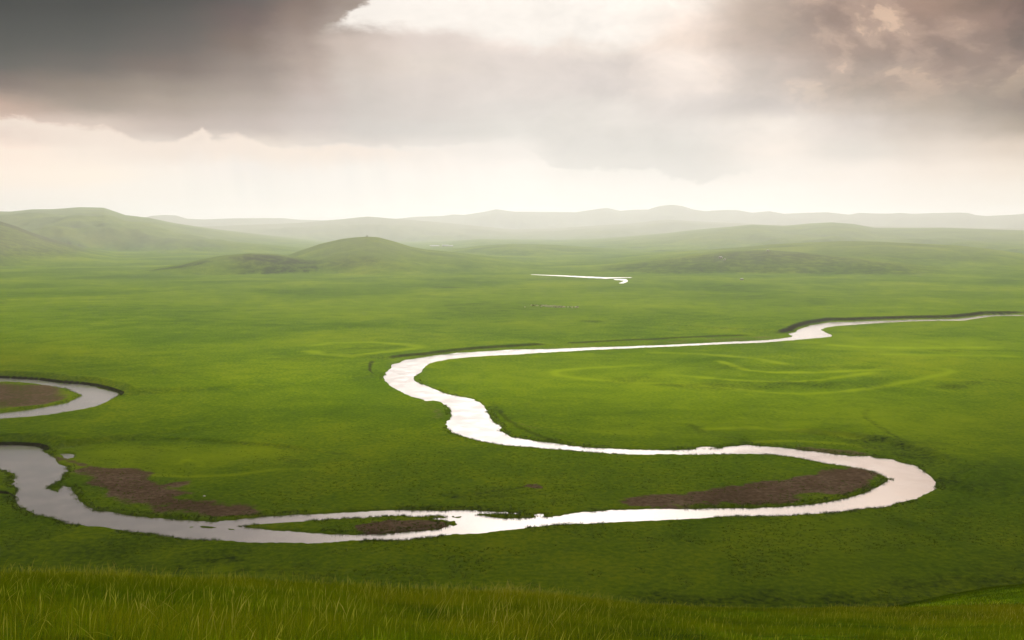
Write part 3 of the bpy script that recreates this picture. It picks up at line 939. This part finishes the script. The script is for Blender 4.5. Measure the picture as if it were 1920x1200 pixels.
idx = np.arange(NR * NA).reshape(NR, NA)
q = np.stack([idx[:-1, :-1], idx[:-1, 1:], idx[1:, 1:], idx[1:, :-1]], -1)
qw = np.stack([idx[:-1, -1], idx[:-1, 0], idx[1:, 0], idx[1:, -1]], -1)[:, None]
Q = np.concatenate([q, qw], 1).reshape(-1, 4)[:, ::-1]
CO = np.stack([GX, GY, GZ], -1).reshape(-1, 3)
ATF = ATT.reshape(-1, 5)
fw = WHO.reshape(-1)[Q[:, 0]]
for gi in range(-1, len(RIDGES)):
    sel = Q[fw == gi]
    if len(sel) == 0:
        continue
    used, inv = np.unique(sel, return_inverse=True)
    nm = 'ground' if gi < 0 else RIDGES[gi][0]
    mat = M_GRASS if gi < 0 else (M_FAR if nm == 'mountain_range' else M_HILL)
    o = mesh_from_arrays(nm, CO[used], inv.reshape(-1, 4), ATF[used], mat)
    if gi < 0:
        tag(o, 'green grass plain crossed by a winding river', 'ground', kind='structure')
    else:
        tag(o, RIDGES[gi][5], 'hill' if nm == 'hill' else 'mountains', kind='structure')

# ------------------------------------------------------------------ water
def water_material():
    m = bpy.data.materials.new('river_water')
    m.use_nodes = True
    N = NT(m.node_tree)
    geo = N.n('ShaderNodeNewGeometry')
    r, _ = N.noise(geo.outputs['Position'], 0.9, 3.0, 0.6)
    r2_, _ = N.noise(geo.outputs['Position'], 0.12, 3.0, 0.6)
    b = N.n('ShaderNodeBsdfPrincipled')
    b.inputs['Base Color'].default_value = (0.92, 0.87, 0.85, 1)
    b.inputs['Metallic'].default_value = 0.8
    N.put(b.inputs['Roughness'], N.smooth(r2_, 0.3, 0.7, 0.13, 0.22))
    bp = N.n('ShaderNodeBump')
    bp.inputs['Strength'].default_value = 0.07
    bp.inputs['Distance'].default_value = 0.2
    N.link(r, bp.inputs['Height'])
    N.link(bp.outputs[0], b.inputs['Normal'])
    o = N.n('ShaderNodeOutputMaterial')
    N.link(b.outputs[0], o.inputs[0])
    return m


M_WATER = water_material()


def sheet(name, x0, x1, y0, y1, z, n, keep=None):
    xs = np.linspace(x0, x1, n)
    ys = np.linspace(y0, y1, n)
    X, Y = np.meshgrid(xs, ys)
    co = np.stack([X, Y, np.full(X.shape, z)], -1).reshape(-1, 3)
    i = np.arange(n * n).reshape(n, n)
    qd = np.stack([i[:-1, :-1], i[:-1, 1:], i[1:, 1:], i[1:, :-1]], -1).reshape(-1, 4)
    if keep is not None:
        c = co[qd].mean(1)
        qd = qd[keep(c[:, 0], c[:, 1])]
        used, inv = np.unique(qd, return_inverse=True)
        co = co[used]
        qd = inv.reshape(-1, 4)
    return mesh_from_arrays(name, co, qd, None, M_WATER, False)


def near_river(x, y):
    s = np.minimum(sdf(x, y, P_MAIN), sdf(x, y, P_LEFT))
    for p in P_POOL:
        s = np.minimum(s, sdf(x, y, p, 20))
    return s < 9


allp = np.array(P_MAIN + P_LEFT)
lo, hi = allp.min(0) - 10, allp.max(0) + 10
tag(sheet('river', lo[0], hi[0], lo[1], hi[1], WLEV, 420, near_river), 'bright silvery river winding in wide bends over the plain', 'river', kind='structure')
fp = np.array(P_FAR[0] + P_FAR[1])
lo, hi = fp.min(0) - 30, fp.max(0) + 30
tag(sheet('water', lo[0], hi[0], lo[1], hi[1], -0.1, 60, lambda x, y: np.minimum(sdf(x, y, P_FAR[0]), sdf(x, y, P_FAR[1])) < 12),
    'thin bright reach of water far off on the plain', 'water', kind='structure')

# ------------------------------------------------------------------ tall grass on the near slope
rng = np.random.default_rng(7)


def leaf_material(name, c0, c1, c2):
    m = bpy.data.materials.new(name)
    m.use_nodes = True
    N = NT(m.node_tree)
    at = N.n('ShaderNodeAttribute', attribute_name='cover')
    sp = N.n('ShaderNodeSeparateColor')
    N.link(at.outputs['Color'], sp.inputs[0])
    c = N.ramp(sp.outputs[0], [(0.0, c0), (0.55, c1), (1.0, c2)])
    b = N.n('ShaderNodeBsdfDiffuse')
    N.link(c, b.inputs[0])
    t = N.n('ShaderNodeBsdfTranslucent')
    N.link(c, t.inputs[0])
    mx = N.n('ShaderNodeMixShader')
    mx.inputs[0].default_value = 0.55
    N.link(b.outputs[0], mx.inputs[1])
    N.link(t.outputs[0], mx.inputs[2])
    o = N.n('ShaderNodeOutputMaterial')
    N.link(mx.outputs[0], o.inputs[0])
    return m


def blades(n, dmin, dmax, amax, hmin, hmax, width, stalk=False, seed=1, beyond=9, amin=None):
    r = np.random.default_rng(seed)
    a = r.uniform(-amax if amin is None else amin, amax, n)
    # denser where it is closer, even on the ground otherwise
    d = np.sqrt(r.uniform(dmin ** 2, dmax ** 2, n))
    X = d * np.sin(a)
    Y = d * np.cos(a)
    clump = fbm(X, Y, 1.6, 3, 61)
    patch = fbm(X, Y, 7.0, 3, 63)
    crest = np.interp(a, CRA, CRD)
    keep = (d < crest + beyond) & (r.random(n) < 0.9 + 0.5 * clump)
    X, Y, d, a, clump, patch = X[keep], Y[keep], d[keep], a[keep], clump[keep], patch[keep]
    n = len(X)
    Z = hillside(X, Y) - 0.02
    right = sstep((a - radians(1)) / radians(14))
    h = r.uniform(hmin, hmax, n) * (1 + 0.55 * clump) * (1 + 0.35 * patch) * (1 - 0.45 * right)
    lean = r.normal(0.30, 0.28, n) * h
    la = r.normal(0.3, 1.3, n)
    lx, ly = np.cos(la) * lean, np.sin(la) * lean
    wa = r.uniform(0, 2 * pi, n)
    w = width * r.uniform(0.6, 1.3, n)
    wx, wy = np.cos(wa) * w / 2, np.sin(wa) * w / 2
    ts = [0.0, 0.45, 0.8, 1.0]
    wd = [1.0, 0.9, 0.6, 0.0] if not stalk else [0.6, 0.5, 1.6, 0.3]
    V = []
    for t, q_ in zip(ts, wd):
        bx = X + lx * t * t
        by = Y + ly * t * t
        bz = Z + h * (t - 0.22 * t * t * np.abs(lean / h))
        if t < 1.0 or stalk:
            V.append(np.stack([bx - wx * q_, by - wy * q_, bz], -1))
            V.append(np.stack([bx + wx * q_, by + wy * q_, bz], -1))
        else:
            V.append(np.stack([bx, by, bz], -1))
    k = len(V)
    co = np.stack(V, 1).reshape(-1, 3)
    base = np.arange(n)[:, None] * k
    f = [[0, 1, 3, 2], [2, 3, 5, 4]]
    quads = np.concatenate([base + np.array(g)[None] for g in f], 0)
    if stalk:
        quads = np.concatenate([quads, base + np.array([[4, 5, 7, 6]])], 0)
    else:
        quads = np.concatenate([quads, base + np.array([[4, 5, 6, 6]])], 0)
    tone = np.clip(0.42 + 0.5 * patch + 0.35 * clump + r.normal(0, 0.16, n) + 0.12 * sstep((d - 15) / 8) - (0.55 if beyond > 20 else 0), 0, 1)  # colour lifts the self-shadowed crest and shades the sunlit spur
    at = np.repeat(np.stack([tone, tone, tone, np.ones(n)], -1), k, 0)
    return co, quads, at


def grass_object(name, parts, mat, label):
    cos_, qs, ats, tris = [], [], [], []
    off = 0
    for co, qd, at in parts:
        cos_.append(co)
        ats.append(at)
        qs.append(qd + off)
        off += len(co)
    co = np.concatenate(cos_)
    at = np.concatenate(ats)
    qd = np.concatenate(qs)
    tri = qd[:, 2] == qd[:, 3]
    me = bpy.data.meshes.new(name)
    me.vertices.add(len(co))
    me.vertices.foreach_set('co', co.astype(np.float32).ravel())
    a4, a3 = qd[~tri], qd[tri][:, :3]
    li = np.concatenate([a4.ravel(), a3.ravel()]).astype(np.int32)
    st = np.concatenate([np.arange(len(a4)) * 4, len(a4) * 4 + np.arange(len(a3)) * 3]).astype(np.int32)
    me.loops.add(len(li))
    me.loops.foreach_set('vertex_index', li)
    me.polygons.add(len(st))
    me.polygons.foreach_set('loop_start', st)
    a = me.attributes.new('cover', 'FLOAT_COLOR', 'POINT')
    a.data.foreach_set('color', at.astype(np.float32).ravel())
    me.materials.append(mat)
    me.update(calc_edges=True)
    o = bpy.data.objects.new(name, me)
    COL.objects.link(o)
    return tag(o, label, 'reeds' if name == 'reeds' else 'grass', kind='stuff')


M_BLADE = leaf_material('grass_blade', (0.046, 0.078, 0.001, 1), (0.130, 0.165, 0.002, 1), (0.26, 0.245, 0.005, 1))
M_STALK = leaf_material('grass_stalk', (0.22, 0.25, 0.02, 1), (0.36, 0.36, 0.03, 1), (0.50, 0.42, 0.09, 1))
AM = radians(33)
grass_object('tall_grass', [blades(520000, 8, 46, AM, 0.18, 0.36, 0.0046, False, 11), blades(160000, 46, 82, radians(36), 0.12, 0.24, 0.012, False, 13, 60, radians(17))], M_BLADE,
             'tall unmown yellow-green grass on the near slope along the bottom edge')
grass_object('seeding_grass', [blades(9000, 8, 40, AM, 0.34, 0.58, 0.005, True, 23)], M_STALK,
             'thin straw-coloured seeding stalks standing among the tall near grass')


def tufts(n, seed, shore=False):
    """clumps of coarse blades: rank growth in the near meadow, reeds along the water"""
    r = np.random.default_rng(seed)
    a = r.uniform(-radians(33), radians(33), n)
    d = np.exp(r.uniform(math.log(205), math.log(560 if shore else 430), n))
    X, Y = d * np.sin(a), d * np.cos(a)
    s = np.minimum(sdf(X, Y, P_MAIN), sdf(X, Y, P_LEFT))
    s = np.maximum(s, -sdf(X, Y, P_ISL))
    cl = fbm(X, Y, 14.0, 3, 71) + 0.7 * fbm(X, Y, 45.0, 2, 73)
    if shore:
        k = (s > -1.2) & (s < 2.5) & (cl > -0.05)
    else:
        k = (s > 2) & (cl > 0.02) & (r.random(n) < sstep((460 - d) / 200))
    X, Y, cl = X[k], Y[k], cl[k]
    n = len(X)
    nb = 7
    Z = ground_height(X, Y)
    H = (r.uniform(0.35, 0.8, n) if shore else r.uniform(0.18, 0.42, n))
    X, Y, Z, H, cl = [np.repeat(v, nb) for v in (X, Y, Z, H, cl)]
    m_ = len(X)
    rad = r.uniform(0, 0.45, m_)
    an = r.uniform(0, 2 * pi, m_)
    X = X + rad * np.cos(an)
    Y = Y + rad * np.sin(an)
    Z = Z - 0.05
    h = H * r.uniform(0.6, 1.1, m_)
    ln = 0.55 * h
    w = r.uniform(0.05, 0.12, m_)
    wa = r.uniform(0, 2 * pi, m_)
    wx, wy = np.cos(wa) * w / 2, np.sin(wa) * w / 2
    ox, oy = np.cos(an) * ln, np.sin(an) * ln
    V = np.stack([np.stack([X - wx, Y - wy, Z], -1), np.stack([X + wx, Y + wy, Z], -1),
                  np.stack([X - wx * 0.8 + ox * 0.4, Y - wy * 0.8 + oy * 0.4, Z + h * 0.6], -1),
                  np.stack([X + wx * 0.8 + ox * 0.4, Y + wy * 0.8 + oy * 0.4, Z + h * 0.6], -1),
                  np.stack([X + ox, Y + oy, Z + h], -1)], 1).reshape(-1, 3)
    base = np.arange(m_)[:, None] * 5
    qd = np.concatenate([base + np.array([[0, 1, 3, 2]]), base + np.array([[2, 3, 4, 4]])], 0)
    tone = np.clip(r.uniform(0.0, 0.6, m_) + 0.3 * cl, 0, 1)
    return V, qd, np.repeat(np.stack([tone, tone, tone, np.ones(m_)], -1), 5, 0)


M_TUFT = leaf_material('rank_grass', (0.035, 0.070, 0.001, 1), (0.085, 0.135, 0.002, 1), (0.17, 0.21, 0.004, 1))
M_REED = leaf_material('shore_growth', (0.035, 0.062, 0.002, 1), (0.075, 0.115, 0.004, 1), (0.15, 0.17, 0.015, 1))
grass_object('grass', [tufts(45000, 31)], M_TUFT, 'rough tufts of rank grass scattered over the near meadow below the slope')
grass_object('reeds', [tufts(160000, 37, True)], M_REED, 'dark tufts of reeds and sedge growing along the edges of the river')


# ------------------------------------------------------------------ placing things on the land
def hit(x, y, dmax=9000, dmin=150):
    """point of the land seen at a surveyed pixel"""
    dx, dy, dz = px_dir(x, y)
    L = math.hypot(dx, dy)
    ds = np.geomspace(dmin, dmax, 4000)
    X = dx / L * ds
    Y = dy / L * ds
    Z = CAMZ + dz / L * ds
    g = ground_height(X, Y)
    k = np.argmax(g > Z)
    return float(X[k]), float(Y[k]), float(g[k])


def bm_obj(name, bm, mat, parent=None, smooth=False):
    me = bpy.data.meshes.new(name)
    bmesh.ops.recalc_face_normals(bm, faces=bm.faces)
    bm.to_mesh(me)
    bm.free()
    me.materials.append(mat)
    if smooth:
        for p in me.polygons:
            p.use_smooth = True
    o = bpy.data.objects.new(name, me)
    COL.objects.link(o)
    if parent:
        o.parent = parent
    return o


def lathe(bm, prof, n=24, jit=0.0, seed=0):
    r = random.Random(seed)
    rings = []
    for rad, z in prof:
        if rad < 1e-4:
            rings.append([bm.verts.new((0, 0, z))])
        else:
            rings.append([bm.verts.new((rad * cos(2 * pi * i / n) * (1 + r.uniform(-jit, jit)), rad * sin(2 * pi * i / n) * (1 + r.uniform(-jit, jit)), z)) for i in range(n)])
    for a, b in zip(rings[:-1], rings[1:]):
        for i in range(n):
            j = (i + 1) % n
            if len(a) == 1 and len(b) == 1:
                continue
            if len(a) == 1:
                bm.faces.new((a[0], b[j], b[i]))
            elif len(b) == 1:
                bm.faces.new((a[i], a[j], b[0]))
            else:
                bm.faces.new((a[i], a[j], b[j], b[i]))


def box(bm, cx, cy, cz, sx, sy, sz):
    r = bmesh.ops.create_cube(bm, size=1.0)
    for v in r['verts']:
        v.co = (cx + v.co.x * sx, cy + v.co.y * sy, cz + v.co.z * sz)


def copy_tree(o, parent=None):
    c = o.copy()
    COL.objects.link(c)
    c.parent = parent
    for ch in list(o.children):
        copy_tree(ch, c)
    return c


M_FELT = plain_mat('white_felt', (0.60, 0.58, 0.53), 0.9, 0.06, 1.2)
M_DOOR = plain_mat('door_wood', (0.22, 0.07, 0.04), 0.6, 0.2)
M_PIPE = plain_mat('stove_pipe', (0.12, 0.12, 0.12), 0.5, 0.2, 3.0, 0.7)
M_ROPE = plain_mat('rope_band', (0.35, 0.28, 0.18), 0.9, 0.2)

yurt = bpy.data.objects.new('yurt', None)
COL.objects.link(yurt)
bm = bmesh.new()
lathe(bm, [(3.3, -0.3), (3.3, 0.0), (3.28, 1.75), (3.32, 1.78)], 40)
bm_obj('wall', bm, M_FELT, yurt, True)
bm = bmesh.new()
lathe(bm, [(3.46, 1.70), (3.44, 1.80), (2.4, 2.35), (1.3, 2.86), (0.62, 3.08)], 40)
bm_obj('roof', bm, M_FELT, yurt, True)
bm = bmesh.new()
lathe(bm, [(0.64, 3.06), (0.62, 3.18), (0.35, 3.26), (0.0, 3.30)], 24)
bm_obj('crown_cover', bm, M_ROPE, yurt, True)
bm = bmesh.new()
for z in (0.55, 1.25):
    lathe(bm, [(3.33, z), (3.36, z + 0.03), (3.36, z + 0.09), (3.33, z + 0.12)], 40)
bm_obj('rope_band', bm, M_ROPE, yurt, True)
bm = bmesh.new()
box(bm, 0.6, -3.32, 0.78, 0.82, 0.12, 1.56)
dr = bm_obj('door', bm, M_DOOR, yurt)
bm = bmesh.new()
box(bm, 0.15, -3.34, 0.82, 0.10, 0.18, 1.70)
box(bm, 1.05, -3.34, 0.82, 0.10, 0.18, 1.70)
box(bm, 0.6, -3.34, 1.66, 0.80, 0.18, 0.10)
bm_obj('door_frame', bm, M_ROPE, dr)
bm = bmesh.new()
lathe(bm, [(0.07, 2.9), (0.07, 4.0), (0.12, 4.02), (0.12, 4.1), (0.0, 4.14)], 12)
bm_obj('stove_pipe', bm, M_PIPE, yurt, True)
YG = 'white herders tents on the far grassland'
spots = [(1351, 484.5, 1.25, 'brightest white round tent, on the low darker swell right of centre'),
         (1359, 487.5, 0.8, 'smaller white round tent just right of and below the brightest one on the swell'),
         (1440, 471, 1.0, 'white round tent near the top of the low swell, farther right than the pair'),
         (1391, 525, 0.9, 'white round tent standing on the flat plain below the low swell')]
for i, (x, y, s, lab) in enumerate(spots):
    o = yurt if i == 0 else copy_tree(yurt)
    o.location = hit(x, y, dmin=1200)
    o.scale = (s, s, s)
    o.rotation_euler = (0, 0, 0.5 * i)
    tag(o, lab, 'tent', YG)

# long low farm buildings in the haze
M_WALL = plain_mat('plaster_wall', (0.34, 0.31, 0.28), 0.9, 0.15)
M_ROOF = plain_mat('metal_roof', (0.45, 0.47, 0.47), 0.5, 0.08)
M_GLASS = plain_mat('window_glass', (0.05, 0.06, 0.07), 0.2, 0.2)


def farm(L, Wd, H, R, nwin):
    t = bpy.data.objects.new('farm_building', None)
    COL.objects.link(t)
    bm = bmesh.new()
    box(bm, 0, 0, H / 2 - 0.5, L, Wd, H + 1)
    bm_obj('wall', bm, M_WALL, t)
    bm = bmesh.new()
    x = L / 2 + 0.5
    y = Wd / 2 + 0.6
    vs = [bm.verts.new(p) for p in [(-x, -y, H), (x, -y, H), (x, 0, H + R), (-x, 0, H + R), (-x, y, H), (x, y, H)]]
    bm.faces.new((vs[0], vs[1], vs[2], vs[3]))
    bm.faces.new((vs[3], vs[2], vs[5], vs[4]))
    bm.faces.new((vs[0], vs[3], vs[4]))
    bm.faces.new((vs[1], vs[5], vs[2]))
    bm.faces.new((vs[0], vs[4], vs[5], vs[1]))
    bm_obj('roof', bm, M_ROOF, t)
    for i in range(nwin):
        bm = bmesh.new()
        box(bm, (i + 0.5) / nwin * (L - 2) - (L - 2) / 2, -Wd / 2 - 0.02, 1.6, 1.2, 0.1, 1.1)
        bm_obj('window', bm, M_GLASS, t)
    return t


for (x, y, L, Wd, H, R, nw, rz, lab) in [
        (815, 462, 42, 9, 3.2, 2.6, 8, 0.02, 'pale roofed long farm building, leftmost of the row in the far haze'),
        (835, 462, 30, 10, 4.0, 3.4, 6, -0.05, 'tallest pale roofed farm building, middle of the row in the far haze'),
        (846, 462.3, 16, 8, 3.0, 2.6, 3, 0.2, 'short pale roofed farm building, rightmost of the row in the far haze')]:
    t = farm(L, Wd, H, R, nw)
    t.location = hit(x, y, dmin=2500)
    t.rotation_euler = (0, 0, rz)
    tag(t, lab, 'building', 'farm buildings in the far haze')

# cairn on the rounded mound
M_STONE = plain_mat('cairn_stone', (0.20, 0.18, 0.16), 0.95, 0.35, 1.5)
ds = np.linspace(2100, 2500, 300)
dx, dy, _ = px_dir(688.5, 443)
L_ = math.hypot(dx, dy)
zz = ground_height(dx / L_ * ds, dy / L_ * ds)
k_ = int(np.argmax((zz - CAMZ) / ds))
cairn = bpy.data.objects.new('cairn', None)
cairn.location = (dx / L_ * ds[k_], dy / L_ * ds[k_], float(zz[k_]))
COL.objects.link(cairn)
bm = bmesh.new()
lathe(bm, [(2.4, -0.5), (2.1, 0.5), (1.6, 1.2), (1.5, 1.25), (1.2, 2.1), (0.6, 2.7), (0, 2.9)], 18, 0.12, 4)
bm_obj('stone_pile', bm, M_STONE, cairn)
bm = bmesh.new()
r_ = random.Random(3)
for i in range(9):
    a = r_.uniform(0, 2 * pi)
    ex, ey = 0.8 * cos(a), 0.8 * sin(a)
    v0 = [bm.verts.new((0.05 * cos(k * 2.1), 0.05 * sin(k * 2.1), 2.3)) for k in range(3)]
    v1 = [bm.verts.new((ex + 0.02 * cos(k * 2.1), ey + 0.02 * sin(k * 2.1), r_.uniform(3.6, 4.6))) for k in range(3)]
    for k in range(3):
        bm.faces.new((v0[k], v0[(k + 1) % 3], v1[(k + 1) % 3], v1[k]))
bm_obj('branches', bm, M_ROPE, cairn)
tag(cairn, 'small dark stone cairn on the very top of the rounded mound', 'cairn')

# ------------------------------------------------------------------ the grazing flock
def make_sheep(name, mat):
    bm = bmesh.new()
    P = {'pelvis': (-0.38, 0, 0.62, 0.20), 'belly': (0.0, 0, 0.60, 0.24), 'chest': (0.34, 0, 0.62, 0.20), 'neck': (0.55, 0, 0.60, 0.11),
         'head': (0.72, 0, 0.42, 0.085), 'muzzle': (0.82, 0, 0.26, 0.05), 'tail': (-0.60, 0, 0.56, 0.05)}
    for s, k in ((1, 'l'), (-1, 'r')):
        P['fs' + k] = (0.34, 0.13 * s, 0.45, 0.07)
        P['fk' + k] = (0.33, 0.14 * s, 0.25, 0.042)
        P['ff' + k] = (0.34, 0.14 * s, 0.02, 0.036)
        P['hs' + k] = (-0.38, 0.13 * s, 0.45, 0.09)
        P['hk' + k] = (-0.48, 0.14 * s, 0.24, 0.046)
        P['hf' + k] = (-0.43, 0.14 * s, 0.02, 0.036)
        P['ear' + k] = (0.66, 0.13 * s, 0.46, 0.025)
    E = [('pelvis', 'belly'), ('belly', 'chest'), ('chest', 'neck'), ('neck', 'head'), ('head', 'muzzle'), ('pelvis', 'tail')]
    for k in 'lr':
        E += [('chest', 'fs' + k), ('fs' + k, 'fk' + k), ('fk' + k, 'ff' + k), ('pelvis', 'hs' + k), ('hs' + k, 'hk' + k), ('hk' + k, 'hf' + k), ('head', 'ear' + k)]
    names = list(P)
    me = bpy.data.meshes.new(name)
    me.from_pydata([P[n][:3] for n in names], [(names.index(a), names.index(b)) for a, b in E], [])
    o = bpy.data.objects.new(name, me)
    COL.objects.link(o)
    sk = o.modifiers.new('skin', 'SKIN')
    for i, n in enumerate(names):
        me.skin_vertices[0].data[i].radius = (P[n][3], P[n][3])
    me.skin_vertices[0].data[0].use_root = True
    sb = o.modifiers.new('sub', 'SUBSURF')
    sb.levels = 1
    dg = bpy.context.evaluated_depsgraph_get()
    m2 = bpy.data.meshes.new_from_object(o.evaluated_get(dg))
    m2.name = name
    bpy.data.objects.remove(o)
    m2.materials.clear()
    m2.materials.append(mat)
    s = bpy.data.objects.new(name, m2)
    COL.objects.link(s)
    return s


M_WOOL = plain_mat('wool', (0.78, 0.70, 0.58), 0.95, 0.12, 6)
M_BROWN = plain_mat('brown_wool', (0.16, 0.09, 0.05), 0.95, 0.2, 6)
sheepA = make_sheep('sheep', M_WOOL)
sheepB = make_sheep('sheep', M_BROWN)
rs = random.Random(12)
GRP = 'sheep grazing in a flock on the plain'
used = {0: False, 1: False}
for i in range(110):
    u = rs.gauss(0.5, 0.2)
    while not 0 <= u <= 1:
        u = rs.gauss(0.5, 0.2)
    px = 976 + 110 * u
    py = 573.0 + 4.5 * u + rs.gauss(0, 1.3)
    if rs.random() < 0.25:
        px = rs.uniform(1040, 1086)
        py = 577 + rs.gauss(0, 0.4)
    k = 1 if rs.random() < 0.25 else 0
    src = sheepB if k else sheepA
    o = src if not used[k] else src.copy()
    if used[k]:
        COL.objects.link(o)
    used[k] = True
    x, y = unproj(px, py, 0.0)
    o.location = (x, y, float(ground_height(np.array([x]), np.array([y]))[0]))
    o.rotation_euler = (0, 0, rs.choice([0, pi]) + rs.gauss(0, 0.7))
    s = rs.uniform(1.05, 1.4)
    o.scale = (s, s, s)
    if k:
        tag(o, 'tiny brown sheep in the flock grazing far out on the plain', 'sheep', 'brown ' + GRP)
    else:
        tag(o, 'tiny cream sheep in the flock grazing far out on the plain', 'sheep', 'cream ' + GRP)

# white stone in the meadow
bm = bmesh.new()
bmesh.ops.create_icosphere(bm, subdivisions=2, radius=0.32)
for v in bm.verts:
    v.co.x *= 1.2 + 0.3 * sin(v.co.y * 9)
    v.co.z *= 0.8 + 0.2 * sin(v.co.x * 11)
st = bm_obj('stone', bm, plain_mat('white_stone', (0.75, 0.73, 0.68), 0.8, 0.1), None, True)
p = hit(383, 931)
st.location = (p[0], p[1], p[2] + 0.1)
tag(st, 'small white stone in the green meadow right of the left mud bar', 'stone')

# ------------------------------------------------------------------ dark clouds added out of view overhead to shade the near land
M_SHADE_CLOUD = plain_mat('cloud', (0.55, 0.53, 0.52), 1.0, 0.05, 0.004)
for (cx, cy, cz, rx, ry, rz_, sd) in [(-20, 925, 610, 580, 190, 50, 1), (-400, 1130, 640, 240, 260, 60, 2), (420, 1060, 640, 190, 190, 50, 3)]:
    bm = bmesh.new()
    bmesh.ops.create_icosphere(bm, subdivisions=6, radius=1.0)
    C_ = np.array([v.co[:] for v in bm.verts])
    lump = 1 + 0.28 * fbm(C_[:, 0] * rx + C_[:, 2] * 90, C_[:, 1] * ry + C_[:, 2] * 140, 180.0, 5, 200 + sd, 0.55)
    for v, l in zip(bm.verts, lump):
        zf = v.co.z * rz_ * (1.5 if v.co.z > 0 else 0.6)
        v.co = (v.co.x * rx * l, v.co.y * ry * l, zf * l)
    c = bm_obj('cloud', bm, M_SHADE_CLOUD, None, True)
    c.location = (cx, cy, cz)
    tag(c, ['', 'widest added dark cloud, out of view, shading the near slope and meadow', 'added dark cloud, out of view, shading the left river bends', 'smallest added dark cloud, out of view, shading the right river bend'][sd], 'cloud', 'added shading clouds overhead', kind='structure')

# ------------------------------------------------------------------ haze in the air
bm = bmesh.new()
TOP = max(CAMZ + 20, float(GZ.max()) + 6)
box(bm, 0, 0, (TOP - 4) / 2.0, 30000, 30000, TOP + 4)
mh = bpy.data.materials.new('haze_air')
mh.use_nodes = True
N = NT(mh.node_tree)
pv = N.n('ShaderNodeVolumePrincipled')
pv.inputs['Color'].default_value = (0.895, 0.905, 0.945, 1)
pv.inputs['Density'].default_value = HAZE_DENSITY
pv.inputs['Anisotropy'].default_value = 0.45
oo = N.n('ShaderNodeOutputMaterial')
N.link(pv.outputs[0], oo.inputs['Volume'])
hz_o = bm_obj('haze', bm, mh)
tag(hz_o, 'pale rainy haze that veils the far hills', 'haze', kind='stuff')
hz_o.display_type = 'WIRE'
print('verts', len(CO), 'top', GZ.max())
